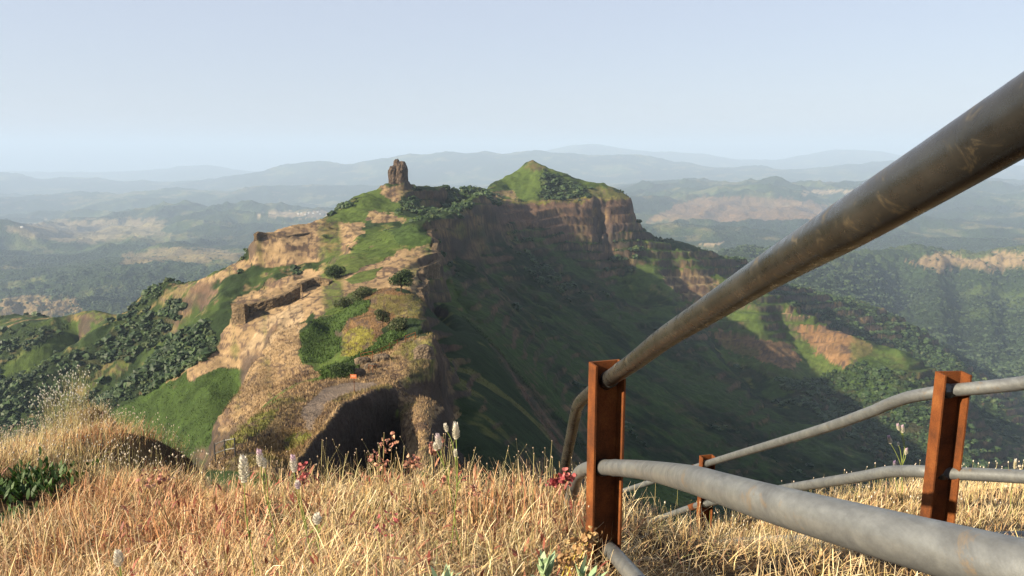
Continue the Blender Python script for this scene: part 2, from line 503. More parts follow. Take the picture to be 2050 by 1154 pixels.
def upsample(g, rows, cols):
    """bicubic-like (Catmull-Rom) resampling of a regular grid"""
    def rs(arr, n):
        m = arr.shape[0]
        t = np.linspace(0, m - 1, n)
        i = np.clip(np.floor(t).astype(int), 0, m - 2)
        f = (t - i)[:, None]
        p0 = arr[np.clip(i - 1, 0, m - 1)]; p1 = arr[i]; p2 = arr[i + 1]; p3 = arr[np.clip(i + 2, 0, m - 1)]
        return p1 + 0.5 * f * (p2 - p0 + f * (2 * p0 - 5 * p1 + 4 * p2 - p3 + f * (3 * (p1 - p2) + p3 - p0)))
    return rs(rs(g, rows).T, cols).T

def detail(x, y, steep):
    """roughness of the land added to the measured surface"""
    near = smooth(20, 70, y)
    amp = np.interp(y, [10, 60, 120, 300, 600, 1200, 2500, 6000, 15000, 40000], [0.2, 0.5, 0.9, 2.0, 5.5, 14.0, 50.0, 150.0, 85.0, 60.0])
    d = 0
    d = d + 0.55 * smooth(500, 1500, y) * (1 - 0.6 * smooth(6000, 12000, y)) * fbm(x, y, 420.0, 4, 5, ridged=True, gain=0.5)
    d = d + 0.75 * smooth(120, 400, y) * (1 - smooth(1500, 4000, y)) * (1 - 0.8 * steep) * fbm(x, y, 60.0, 5, 11, ridged=True, gain=0.5)
    d = d + 0.55 * (1 - smooth(300, 900, y)) * (1 - 0.75 * steep) * fbm(x, y, 9.0, 5, 21, ridged=False, gain=0.55)
    d = d + 0.9 * smooth(3000, 9000, y) * fbm(x, y, 1500.0, 5, 31, ridged=True, gain=0.55)
    return d * amp

def grid_land(y0, y1, rows, cols, step=2):
    u0, u1 = -1.06, 1.06
    def uv(r, c):
        yy = np.exp(np.linspace(math.log(y0), math.log(y1), r))[:, None] * np.ones((1, c))
        uu = np.linspace(u0, u1, c)[None, :] * np.ones((r, 1))
        return uu * yy, yy
    xc, yc = uv(rows // step, cols // step)
    hb = upsample(base_height(xc, yc) / yc, rows, cols)
    x, y = uv(rows, cols)
    z0 = hb * y
    gn = grid_normals(x, y, z0)
    steep = smooth(0.22, 0.5, 1 - gn[..., 2])
    z = z0 + detail(x, y, steep)
    # old lava beds: the slopes step down in ledges
    st = np.interp(y, [40, 120, 300, 800, 1300, 4000, 9000], [1.2, 2.4, 5.0, 9.5, 15.0, 45.0, 60.0])
    left = smooth(-0.16, -0.30, x / y)
    w = (1 - 0.8 * left * smooth(3000, 1500, y)) * smooth(60, 200, y) * smooth(0.02, 0.12, 1 - gn[..., 2]) * smooth(-0.5, 0.25, fbm(x, y, 70.0, 3, 41)) * (0.85 - 0.35 * smooth(1500, 5000, y))
    w = w * (1 - 0.85 * smooth(-66, -54, z) * smooth(680, 760, y) * smooth(1050, 950, y))
    w = w * (1 - 0.45 * smooth(-0.14, -0.08, x / y) * smooth(0.32, 0.24, x / y) * smooth(700, 600, y) * smooth(-46, -58, z))
    w = w * (1 - 0.9 * smooth(-0.08, -0.03, x / y) * smooth(330, 260, y) * smooth(-40, -48, z))
    q = z / st + 0.7 * fbm(x / st, y / st, 9.0, 3, 42)
    zt = st * (np.floor(q) + smooth(0.0, 0.38, q - np.floor(q)) - 0.31) - (q - z / st) * st
    return x, y, z * (1 - w) + zt * w

def grid_faces(rows, cols):
    i = np.arange(rows * cols, dtype=np.int32).reshape(rows, cols)
    return np.stack([i[:-1, :-1], i[:-1, 1:], i[1:, 1:], i[1:, :-1]], -1).reshape(-1, 4)

def grid_normals(x, y, z):
    P = np.stack([x, y, z], -1)
    du = np.gradient(P, axis=1); dv = np.gradient(P, axis=0)
    n = np.cross(du, dv)
    n /= np.linalg.norm(n, axis=-1, keepdims=True) + 1e-9
    n[n[..., 2] < 0] *= -1
    return n

def poly_mask(px, py, poly):
    inside = np.zeros(px.shape, bool)
    j = len(poly) - 1
    for i in range(len(poly)):
        xi, yi = poly[i]; xj, yj = poly[j]
        if yi != yj:
            c = ((yi > py) != (yj > py)) & (px < (xj - xi) * (py - yi) / (yj - yi) + xi)
            inside ^= c
        j = i
    return inside

#==COVER==
TAN = (0.375, 0.257, 0.14); PALE = (0.45, 0.33, 0.20); GREEN = (0.082, 0.122, 0.026); DGREEN = (0.026, 0.046, 0.015)
FOREST_AND_SHADE = (0.018, 0.032, 0.012); ROCK = (0.085, 0.062, 0.052); BROWN = (0.19, 0.115, 0.075); YELLOW = (0.30, 0.27, 0.055); GRAVEL = (0.27, 0.205, 0.155)  # the forest tone also paints shade on two slopes
LUSH = (0.052, 0.088, 0.021); OLIVE = (0.17, 0.165, 0.05); EARTH = (0.30, 0.17, 0.085); DRYB = (0.30, 0.20, 0.09)
# patches of ground cover: colour, tree cover, strength, nearest and farthest distance, outline
PATCH = [
 (FOREST_AND_SHADE, 0.62, 0.6, 230, 760, [(900,540),(1000,490),(1100,500),(1200,490),(1290,620),(1400,700),(1480,760),(1600,850),(1750,970),(1100,970),(980,760)]),  # wooded cover, laid here to paint the shaded bowl darker
 (TAN, 0, 1.0, 380, 480, [(498,462),(650,430),(728,448),(722,478),(690,508),(640,552),(560,545),(498,528)]),
 (TAN, 0, 1.0, 200, 440, [(700,438),(722,470),(700,500),(760,520),(840,492),(885,500),(888,530),(845,560),(858,625),(800,600),(790,577),(720,577),(700,600),(640,640),(600,610),(470,645),(463,598),(560,560),(640,538),(680,500)]),
 (TAN, 0, 1.0, 95, 262, [(438,648),(600,600),(640,615),(598,660),(594,705),(645,752),(600,770),(478,866),(425,866),(478,790),(500,742),(440,738),(385,762),(325,775),(368,722),(438,705)]),
 (PALE, 0, 0.8, 95, 262, [(520,640),(600,610),(600,660),(540,720),(480,720)]),
 (EARTH, 0, 0.75, 120, 215, [(700,598),(760,576),(845,588),(852,640),(780,640),(745,700),(680,705),(690,640)]),
 (OLIVE, 0, 0.7, 120, 215, [(745,590),(830,590),(850,630),(800,640),(740,612)]),
 (YELLOW, 0, 0.95, 118, 160, [(684,690),(700,655),(750,660),(745,690),(706,712),(682,712)]),
 (TAN, 0, 1.0, 40, 130, [(690,720),(780,688),(870,668),(886,740),(865,790),(925,830),(835,960),(790,785),(700,830),(600,960),(420,940),(440,880),(600,768),(700,752)]),
 (OLIVE, 0, 0.2, 40, 66, [(430,930),(440,880),(560,800),(620,790),(600,830),(500,900)]),
 (DRYB, 0, 0.9, 40, 80, [(596,960),(600,905),(632,862),(668,822),(720,796),(778,772),(796,784),(745,806),(700,830),(655,885),(610,950)]),
 (OLIVE, 0, 0.6, 90, 125, [(800,690),(850,690),(860,740),(800,750),(780,720)]),
 (LUSH, 0.35, 1.0, 105, 205, [(596,668),(622,644),(668,625),(720,598),(745,600),(732,622),(694,640),(684,660),(680,700),(652,724),(608,722)]),
 (LUSH, 0.35, 1.0, 88, 155, [(622,776),(648,742),(700,715),(745,690),(770,668),(800,640),(812,672),(775,700),(728,720),(712,748),(700,758),(640,772)]),
 (GREEN, 0, 0.95, 430, 560, [(648,442),(700,408),(752,384),(768,388),(780,402),(776,425),(745,432),(730,450),(690,448)]),
 (GREEN, 0, 0.95, 420, 540, [(745,400),(790,398),(800,430),(850,440),(840,452),(800,447),(760,430)]),
 (TAN, 0, 0.9, 400, 540, [(742,425),(800,432),(812,446),(760,450),(728,440)]),
 (TAN, 0, 0.9, 500, 575, [(757,374),(822,376),(815,392),(788,402),(770,392)]),
 (GREEN, 0.2, 0.95, 280, 420, [(752,458),(790,452),(778,468),(735,500),(790,500),(752,532),(690,550),(640,556),(664,530),(706,498),(722,474)]),
 (LUSH, 0.2, 0.95, 330, 400, [(790,460),(830,452),(860,470),(858,495),(800,492),(780,478)]),
 (GREEN, 0.2, 0.95, 225, 300, [(684,560),(730,545),(768,540),(740,560),(706,572)]),
 (GREEN, 0.2, 0.9, 200, 260, [(700,590),(740,572),(722,600),(660,640),(650,625)]),
 (LUSH, 0.25, 1.0, 170, 245, [(216,828),(368,733),(386,770),(440,738),(497,742),(482,795),(428,862),(450,885),(420,950),(240,950)]),
 (TAN, 0, 0.85, 228, 245, [(322,772),(372,724),(438,704),(440,730),(402,760),(384,742)]),
 (GRAVEL, 0, 1.0, 48, 88, [(604,818),(640,786),(690,768),(748,763),(754,767),(724,781),(684,792),(652,812),(628,838),(614,872),(602,876),(612,840),(600,830)]),
 # spurs on the left
 (EARTH, 0, 0.9, 400, 560, [(300,572),(285,590),(262,612),(240,640),(190,642),(148,640),(150,630),(240,625),(285,585)]),
 (TAN, 0, 0.85, 385, 420, [(505,520),(470,526),(392,562),(392,574),(440,560),(505,545)]),
 (GREEN, 0.0, 0.8, 380, 700, [(150,640),(200,650),(60,740),(0,768),(0,730),(80,680)]),
 (FOREST_AND_SHADE, 1.0, 0.9, 200, 345, [(420,640),(440,700),(330,765),(215,820),(60,900),(0,930),(0,830),(200,740),(330,680)]),
 (FOREST_AND_SHADE, 1.0, 0.85, 345, 480, [(350,600),(400,600),(330,680),(200,740),(0,830),(0,770),(190,690),(270,640)]),
 (FOREST_AND_SHADE, 1.0, 0.6, 410, 640, [(0,660),(150,650),(60,700),(0,730)]),
 # cone hill and cliffs
 (GREEN, 0.1, 1.0, 780, 900, [(975,382),(1000,362),(1052,325),(1085,345),(1080,400),(1000,398)]),
 (FOREST_AND_SHADE, 1.0, 0.75, 780, 905, [(1085,340),(1185,376),(1200,402),(1080,404)]),
 (BROWN, 0, 0.9, 840, 905, [(1048,335),(1066,318),(1095,340),(1075,345)]),
 (TAN, 0, 0.7, 760, 870, [(985,385),(1030,380),(1040,396),(1000,396)]),
 (OLIVE, 0, 0.8, 800, 880, [(1180,378),(1206,370),(1262,397),(1240,404),(1180,402)]),
 (YELLOW, 0, 0.6, 740, 860, [(1000,402),(1262,396),(1262,402),(1000,410)]),
 (BROWN, 0, 1.0, 640, 870, [(955,420),(1000,410),(1262,402),(1280,462),(1222,466),(1175,482),(1110,458),(1000,446)]),
 (FOREST_AND_SHADE, 1.0, 0.8, 700, 850, [(1165,482),(1225,468),(1280,466),(1300,500),(1250,560),(1200,530)]),
 (GREEN, 0.2, 0.9, 560, 860, [(1282,468),(1400,530),(1480,570),(1480,640),(1400,640),(1330,590),(1290,520)]),
 (TAN, 0, 0.8, 640, 830, [(1318,542),(1420,548),(1450,580),(1445,606),(1390,612),(1350,580)]),
 (GREEN, 0.2, 0.85, 470, 830, [(1420,640),(1560,600),(1760,700),(1740,760),(1600,780),(1450,720)]),
 (EARTH, 0, 0.95, 480, 760, [(1425,662),(1500,672),(1580,690),(1606,722),(1590,742),(1520,724),(1450,700)]),
 (EARTH, 0, 0.95, 560, 790, [(1585,650),(1660,655),(1750,690),(1735,712),(1695,742),(1640,712)]),
 (TAN, 0, 0.9, 700, 810, [(1565,626),(1625,632),(1600,642)]),
 (FOREST_AND_SHADE, 1.0, 1.0, 860, 1290, [(1470,500),(1560,560),(1760,620),(1860,670),(2000,800),(2060,960),(1700,700),(1500,600)]),  # forest tone laid on to paint this spur's shadowed flank darker
 (FOREST_AND_SHADE, 1.0, 0.95, 380, 760, [(1560,760),(1620,760),(1750,720),(1860,740),(1940,840),(2060,960),(1900,960),(1760,880),(1640,840)]),
 (GREEN, 0.2, 0.7, 620, 760, [(1700,690),(1800,700),(1880,750),(1800,740),(1720,730)]),
]

# patches that also cover the steep faces
POST = [
 (TAN, 0, 1.0, 46, 84, [(794,783),(832,793),(888,822),(872,848),(853,876),(848,935),(822,925),(806,870),(799,830)]),
 (TAN, 0, 0.85, 88, 112, [(790,712),(860,705),(872,735),(858,762),(800,772),(785,745)]),
 (OLIVE, 0, 0.7, 88, 122, [(800,690),(862,676),(872,712),(820,730)]),
 (DRYB, 0, 0.9, 40, 70, [(500,905),(540,865),(600,850),(628,860),(600,905),(560,950)]),
 ((0.20, 0.23, 0.045), 0, 0.7, 44, 66, [(440,880),(480,850),(560,815),(545,845),(490,885),(455,905)]),
 ((0.20, 0.23, 0.045), 0, 0.8, 40, 60, [(560,880),(600,858),(625,868),(600,895),(572,905)]),
 (TAN, 0, 0.8, 105, 182, [(436,820),(500,745),(540,690),(590,640),(600,700),(560,790),(480,865),(440,868)]),
]

def blend(C, m, col, tree=None):
    m = m[..., None]
    C[..., :3] = C[..., :3] * (1 - m) + np.array(col, np.float32) * m
    if tree is not None:
        C[..., 3:] = C[..., 3:] * (1 - m) + tree * m

def patches(C, x, y, z, plist, wob):
    px, py = proj(np.stack([x, y, z], -1))
    w1 = fbm(x, y * 0.6, 1.0 * wob, 4, 91); w2 = fbm(x, y * 0.6, 1.0 * wob, 4, 92)
    sc = np.minimum(14.0, 1.0 * FPX * wob / y * 0.9)
    qx, qy = px + w1 * sc, py + w2 * sc * 0.7
    tex = fbm(x, y, wob * 0.6, 4, 95, gain=0.6)
    for col, tree, st, d0, d1, poly in plist:
        lo = np.array(poly).min(0) - 20; hi = np.array(poly).max(0) + 20
        sel = (y > d0) & (y < d1) & (qx > lo[0]) & (qx < hi[0]) & (qy > lo[1]) & (qy < hi[1])
        if not sel.any(): continue
        m = np.zeros(x.shape, np.float32)
        ins = poly_mask(qx[sel], qy[sel], poly)
        k = st if st >= 1 else st * smooth(-1.15 + 1.0 * st - 0.9, 0.1 - 0.9 * (st - 0.4), tex[sel])
        m[sel] = ins * np.clip(k, 0, 1)
        blend(C, m, col, tree)

def cover_ridge(x, y, z, n):
    C = np.zeros(x.shape + (4,), np.float32)
    a = fbm(x, y, 45.0, 5, 51); b = fbm(x, y, 12.0, 5, 52); c = fbm(x, y, 3.0, 4, 53)
    C[..., :3] = DGREEN
    blend(C, smooth(0.0, 0.35, a + 0.4 * b), GREEN)
    blend(C, smooth(0.15, 0.45, -a + 0.5 * b) * smooth(150, 350, y), FOREST_AND_SHADE, 1.0)
    lw = smooth(-0.20, -0.32, x / y) * smooth(150, 260, y)
    blend(C, lw * smooth(-0.05, 0.3, a + 0.6 * b) * 0.85, FOREST_AND_SHADE, 1.0)
    blend(C, smooth(0.25, 0.5, b - 0.3 * a + 0.2 * c) * 0.6, OLIVE)
    blend(C, lw * smooth(0.0, 0.3, -a + 0.4 * b) * 0.7, (0.076, 0.115, 0.028), 0.0)
    blend(C, lw * smooth(0.22, 0.42, b + 0.35 * c - 0.3 * a) * 0.8, (0.22, 0.16, 0.085), 0.0)
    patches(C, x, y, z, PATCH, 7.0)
    # bare rock where it is steep
    sl = 1 - n[..., 2]
    strat = fbm(x * 0.15, z * 1.0, 6.0, 4, 60)
    k3 = np.clip(y / 400.0, 0.3, 2.0)
    c3 = fbm(x / k3, y / k3, 9.0, 5, 81, z=z / k3 * 2.2, gain=0.6)
    lf = smooth(-0.16, -0.30, x / y) * smooth(180, 260, y)
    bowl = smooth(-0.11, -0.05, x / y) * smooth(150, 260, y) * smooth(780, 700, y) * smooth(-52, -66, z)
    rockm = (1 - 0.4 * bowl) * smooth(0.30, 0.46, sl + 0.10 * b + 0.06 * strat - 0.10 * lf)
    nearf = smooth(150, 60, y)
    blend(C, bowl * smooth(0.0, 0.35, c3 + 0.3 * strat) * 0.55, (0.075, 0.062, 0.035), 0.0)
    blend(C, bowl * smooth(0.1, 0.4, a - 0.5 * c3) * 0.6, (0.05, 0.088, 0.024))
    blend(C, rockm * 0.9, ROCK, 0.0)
    blend(C, rockm * smooth(-0.1, 0.35, strat * 0.6 + 0.8 * c3) * 0.75 * (1 - 0.75 * nearf), BROWN)
    blend(C, rockm * smooth(0.1, 0.35, c3 - 0.3 * strat) * 0.6 * (1 - nearf), DRYB)
    blend(C, rockm * nearf * 0.7, (0.05, 0.038, 0.032))  # near walls painted darker than other rock to deepen their shade
    patches(C, x, y, z, POST, 7.0)
    C[..., :3] *= (1 + 0.35 * c + 0.2 * b)[..., None]
    # cracks, stones and tussocks break up the bare slopes
    bare = smooth(0.10, 0.22, C[..., 0]) * (C[..., 0] > 1.85 * C[..., 2])
    sc_ = np.clip(y / 260.0, 0.35, 3.0)
    d1 = fbm(x / sc_, y / sc_, 2.6, 4, 71, ridged=True, z=z / sc_ * 2.0, gain=0.6)
    d2 = fbm(x / sc_, y / sc_, 7.0, 4, 72, z=z / sc_ * 2.5, gain=0.6)
    d3 = fbm(x / sc_, y / sc_, 16.0, 4, 73, gain=0.55)
    blend(C, bare * smooth(0.15, 0.5, d1 * 0.6 + d2 * 0.6) * 0.75, BROWN)
    blend(C, bare * smooth(0.08, 0.30, d3 + 0.3 * d2) * 0.6, OLIVE)
    blend(C, bare * smooth(0.28, 0.45, d3 + 0.2 * d1 + 0.2 * d2) * 0.8 * (y > 90), GREEN)
    blend(C, bare * smooth(0.3, 0.5, d3 * 0.7 - d2 * 0.7) * 0.5, DRYB)
    blend(C, bare * smooth(0.42, 0.6, d1 + 0.25 * d2) * 0.7, ROCK)
    C[..., :3] *= 0.62
    return np.clip(C, 0.005, 1)

FPATCH = [
 (EARTH, 0, 0.6, 5000, 7600, [(1290,445),(1340,415),(1410,394),(1560,396),(1660,410),(1660,440),(1500,452),(1400,446)]),
 (TAN, 0, 0.42, 3200, 7200, [(215,560),(250,510),(360,495),(470,505),(500,530),(420,560),(300,565)]),
 (TAN, 0, 0.6, 2000, 2600, [(0,600),(60,590),(160,600),(160,625),(60,640),(0,645)]),
 (PALE, 0, 0.42, 4500, 9500, [(0,455),(120,440),(320,440),(340,470),(180,485),(60,480)]),
 (PALE, 0, 0.8, 5000, 9000, [(500,430),(560,425),(640,424),(680,430),(640,437),(540,434)]),
 (TAN, 0, 0.75, 2200, 2900, [(1820,520),(1870,506),(1960,518),(1990,505),(2100,500),(2100,520),(2000,545),(1950,535),(1880,540),(1840,532)]),
 (PALE, 0, 0.7, 6000, 11000, [(1600,383),(1700,380),(1720,386),(1610,388)]),
 (PALE, 0, 0.9, 3000, 4500, [(1400,488),(1450,486),(1440,492),(1405,493)]),
]

def cover_far(x, y, z, n):
    C = np.zeros(x.shape + (4,), np.float32)
    s = np.interp(y, [1300, 4000, 20000], [0.35, 1.0, 2.0])
    a = fbm(x, y, 900.0, 5, 61); b = fbm(x, y, 240.0, 5, 62); c = fbm(x, y, 60.0, 4, 63)
    C[..., :3] = DGREEN; C[..., 3] = 0.6
    blend(C, smooth(-0.1, 0.3, a + 0.5 * b), FOREST_AND_SHADE, 1.0)
    blend(C, smooth(0.0, 0.4, -a * 0.7 + 0.6 * b) * 0.6, GREEN, 0.3)
    flat = smooth(0.06, 0.01, 1 - n[..., 2])
    blend(C, smooth(0.2, 0.36, b - 0.5 * a + 0.25 * c) * (0.08 + 0.2 * flat) * smooth(1800, 3500, y), TAN, 0.0)
    patches(C, x, y, z, FPATCH, 60.0)
    C[..., :3] *= (1 + 0.3 * c + 0.15 * b)[..., None]
    C[..., :3] *= 0.62
    return np.clip(C, 0.005, 1)
#==END COVER==

R1, C1 = 1300, 1300
x1, y1, z1 = grid_land(11.0, 1300.0, R1, C1)
n1_ = grid_normals(x1, y1, z1)
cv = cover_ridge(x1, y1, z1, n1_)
V = np.stack([x1, y1, z1], -1)
slope = 1 - n1_[..., 2]
# rock faces are roughened along their own normal
rk = smooth(0.25, 0.5, slope) * np.interp(y1, [20, 80, 300, 900], [0.3, 0.7, 2.0, 4.5])
sq = np.clip(y1 / 500.0, 0.15, 2.0)
dsp = (0.8 * fbm(x1 / sq, y1 / sq, 13.0, 5, 77, z=z1 / sq * 2.0, gain=0.62) + 0.35 * fbm(x1 / sq, y1 / sq, 9.0, 3, 78, z=z1 / sq * 0.3, ridged=True)) * rk
V = V + n1_ * dsp[..., None]
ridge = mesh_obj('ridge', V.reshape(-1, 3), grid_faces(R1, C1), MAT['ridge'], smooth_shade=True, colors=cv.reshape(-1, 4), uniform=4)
tag(ridge, kind='structure')
R2, C2 = 480, 1000
x2, y2, z2 = grid_land(1290.0, 42000.0, R2, C2)
n2_ = grid_normals(x2, y2, z2)
cv2 = cover_far(x2, y2, z2, n2_)
far = mesh_obj('far_hills', np.stack([x2, y2, z2], -1).reshape(-1, 3), grid_faces(R2, C2), MAT['far'], smooth_shade=True, colors=cv2.reshape(-1, 4), uniform=4)
tag(far, kind='structure')
# the air between the hills
hz_v = [(sx * 52000.0, sy, zz) for zz in (-1500.0, 420.0) for sx, sy in ((-1, -3000.0), (1, -3000.0), (1, 50000.0), (-1, 50000.0))]
hz = mesh_obj('haze', hz_v, [(0, 3, 2, 1), (4, 5, 6, 7), (0, 1, 5, 4), (1, 2, 6, 5), (2, 3, 7, 6), (3, 0, 4, 7)])
tag(hz, kind='stuff')
hm = bpy.data.materials.new('air'); hm.use_nodes = True
hn = hm.node_tree; hn.nodes.clear()
ho = hn.nodes.new('ShaderNodeOutputMaterial'); hv = hn.nodes.new('ShaderNodeVolumePrincipled')
hv.inputs['Color'].default_value = (0.455, 0.580, 0.765, 1)
hv.inputs['Density'].default_value = HAZE
hv.inputs['Anisotropy'].default_value = 0.0
hn.links.new(hv.outputs[0], ho.inputs['Volume'])
hz.data.materials.append(hm)

# ------------------------------------------------------------------ the hilltop the camera stands on
def catmull(P, n_per=6):
    P = np.asarray(P, float)
    Q = np.vstack([2 * P[0] - P[1], P, 2 * P[-1] - P[-2]])
    out = []
    for i in range(1, len(Q) - 2):
        for t in np.linspace(0, 1, n_per, endpoint=False):
            out.append(0.5 * (2 * Q[i] + t * (Q[i + 1] - Q[i - 1]) + t * t * (2 * Q[i - 1] - 5 * Q[i] + 4 * Q[i + 1] - Q[i + 2]) + t ** 3 * (3 * (Q[i] - Q[i + 1]) + Q[i + 2] - Q[i - 1])))
    out.append(P[-1])
    return np.array(out)

EDGE = [(-400,900,10),(-150,890,10),(0,905,9.5),(90,890,9.0),(130,858,9.0),(160,824,9.0),(205,818,9.0),(245,862,8.9),(285,925,8.6),(420,955,5.6),(500,990,3.9),(560,1020,3.4),(700,1028,3.3),(850,1026,3.3),(1000,1020,3.3),(1120,1040,3.5),(1200,1105,4.2),(1290,1110,4.9),(1400,1092,5.3),(1550,1062,5.5),(1700,1042,5.4),(1900,1035,5.2),(2050,1032,5.0),(2400,1010,5.0)]
FG = []
for p in EDGE: FG.append(at(*p))
for p in EDGE:
    q = at(*p)
    for k, dz in ((1.12, -0.9), (1.3, -2.2), (1.8, -6.0), (3.0, -14.0)):
        FG.append(np.array([q[0] * k, q[1] * k, q[2] * 1.0 + dz]))
for p in [(-150,935,6.0),(-300,930,7.5),(-100,912,8.0),(0,935,6.3),(77,932,6.5),(120,915,7.3),(40,908,8.6),(320,960,6.5),(200,885,6.4),(200,845,7.4),(203,820,8.4),(155,830,8.5),(115,878,8.3),(60,915,7.5),(225,945,6.3),(252,935,7.0),(285,925,7.8),(0,960,5.0),(300,975,4.8),(0,1060,3.3),(300,1070,3.0),(0,1200,2.1),(500,1100,2.3),(500,1250,1.45),(1000,1130,2.1),(1000,1290,1.35),(1220,1170,1.95),
          (1500,1115,3.2),(1400,1148,4.4),(1300,1175,3.6),(1750,1100,3.2),(1900,1085,2.6),(2050,1080,2.7),(1600,1240,1.8),(2050,1300,1.5),(1300,1300,1.5)]:
    FG.append(at(*p))
FG += [np.array([x_, y_, z_]) for x_, y_, z_ in [(-3,-2,-0.6),(0,-2,-0.5),(3,-2,-0.5),(0,0,-0.95),(-2,0,-0.95),(2,0,-0.85),(-4,2,-1.2),(6,-2,-0.6),(-6,-2,-0.8)]]
FG = np.array(FG)
_d = np.sqrt(((FG[:, None, :2] - FG[None, :, :2]) ** 2).sum(-1))
_n = len(FG); _M = np.zeros((_n + 3, _n + 3)); _M[:_n, :_n] = _d
_M[:_n, _n] = 1; _M[:_n, _n + 1:] = FG[:, :2]; _M[_n, :_n] = 1; _M[_n + 1:, :_n] = FG[:, :2].T
FW = np.linalg.solve(_M, np.concatenate([FG[:, 2], np.zeros(3)]))

def fg_z(x, y):
    x = np.asarray(x, float); y = np.asarray(y, float)
    xr, yr = x.ravel(), y.ravel()
    d = np.sqrt((xr[:, None] - FG[None, :, 0]) ** 2 + (yr[:, None] - FG[None, :, 1]) ** 2)
    z = d @ FW[:_n] + FW[_n] + FW[_n + 1] * xr + FW[_n + 2] * yr
    return (z + 0.05 * fbm(xr, yr, 0.7, 3, 301)).reshape(x.shape)

gx, gy = np.meshgrid(np.linspace(-14, 14, 260), np.linspace(-2, 17, 200))
gz = fg_z(gx, gy)
gc = np.zeros(gx.shape + (4,), np.float32)
gt = fbm(gx, gy, 0.5, 4, 302)
blend(gc, np.ones(gx.shape), (0.045, 0.028, 0.016)); blend(gc, smooth(-0.2, 0.5, gt), (0.12, 0.075, 0.035))
MAT['soil'] = terrain_mat('soil', 6.0, 40.0, 0.03, 3.0, 0.0)
hilltop = mesh_obj('hilltop_ground', np.stack([gx, gy, gz], -1).reshape(-1, 3), grid_faces(200, 260), MAT['soil'], smooth_shade=True, colors=gc.reshape(-1, 4), uniform=4)
tag(hilltop, kind='structure')

# ------------------------------------------------------------------ grass
MAT['straw'] = tint_mat('straw', rough=0.65, transl=0.15, spec=0.3)
MAT['leafy'] = tint_mat('leafy', rough=0.6, transl=0.2, spec=0.3)

def ribbons(root, az, lean, curl, h, w, tint, segs=3, tip=0.15, tint_tip=None, twist=None):
    """curved tapering blades, all at once; returns verts, quads, colours"""
    n = len(root)
    t = np.linspace(0, 1, segs + 1)
    ang = lean[:, None] + curl[:, None] * t[None, :]           # angle from the vertical along the blade
    dl = (h / segs)[:, None]
    hor = np.concatenate([np.zeros((n, 1)), np.cumsum(np.sin(ang[:, :-1]) * dl, 1)], 1)
    ver = np.concatenate([np.zeros((n, 1)), np.cumsum(np.cos(ang[:, :-1]) * dl, 1)], 1)
    cx, sx = np.cos(az)[:, None], np.sin(az)[:, None]
    c = np.stack([root[:, 0:1] + hor * cx, root[:, 1:2] + hor * sx, root[:, 2:3] + ver], -1)
    tw = (az + np.pi / 2 if twist is None else twist)
    side = np.stack([np.cos(tw), np.sin(tw), np.zeros(n)], -1)[:, None, :]
    ww = (w[:, None] * (1 - (1 - tip) * t[None, :] ** 1.5))[..., None] * 0.5
    V = np.stack([c - side * ww, c + side * ww], 2).reshape(-1, 3)     # n, segs+1, 2
    b = (np.arange(n) * (segs + 1) * 2)[:, None] + (np.arange(segs) * 2)[None, :]
    F = np.stack([b, b + 1, b + 3, b + 2], -1).reshape(-1, 4)
    if tint_tip is None: tint_tip = tint
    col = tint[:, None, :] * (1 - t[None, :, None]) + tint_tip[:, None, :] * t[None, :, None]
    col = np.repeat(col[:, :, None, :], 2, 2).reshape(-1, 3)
    return V, F, col, c[:, -1]

def heads(c, r, elong, tint):
    """little seed heads (octahedra), as triangles doubled into quads-free arrays"""
    n = len(c)
    o = np.array([(1,0,0),(-1,0,0),(0,1,0),(0,-1,0),(0,0,1),(0,0,-1)], float)
    V = c[:, None, :] + o[None] * r[:, None, None] * np.array([1, 1, 1])[None, None] 
    V[:, :, 2] = c[:, None, 2] + o[None, :, 2] * (r * elong)[:, None]
    f = np.array([(0,2,4),(2,1,4),(1,3,4),(3,0,4),(2,0,5),(1,2,5),(3,1,5),(0,3,5)])
    F = ((np.arange(n) * 6)[:, None, None] + f[None]).reshape(-1, 3)
    return V.reshape(-1, 3), F, np.repeat(tint, 6, 0)

def merge(parts):
    V, F, Cc, off = [], [], [], 0
    for v, f, c in parts:
        V.append(v); F.append(f + off); Cc.append(c); off += len(v)
    return np.vstack(V), np.vstack(F), np.vstack(Cc)

def scatter_px(n, x0, x1, d0, d1, power=1.0):
    """n places spread evenly per picture column and by depth"""
    px = rng.uniform(x0, x1, n)
    D = d0 * (d1 / d0) ** (rng.random(n) ** power)
    return (px - 1025) / FPX * D, D

def edge_depth(px):
    e = np.array(EDGE, float)
    return np.interp(px, e[:, 0], e[:, 2])

STRAW = np.array([(0.58,0.45,0.24),(0.66,0.54,0.33),(0.48,0.34,0.17),(0.56,0.44,0.26),(0.38,0.23,0.12),(0.72,0.62,0.42),(0.36,0.17,0.11),(0.33,0.33,0.13)])
def straw_cols(n, p=(0.22,0.2,0.16,0.16,0.08,0.1,0.05,0.03)):
    c = STRAW[rng.choice(len(STRAW), n, p=p)]
    return np.clip(c * 1.02 * rng.uniform(0.6, 1.25, (n, 1)) + rng.normal(0, 0.015, (n, 3)), 0.01, 0.9)

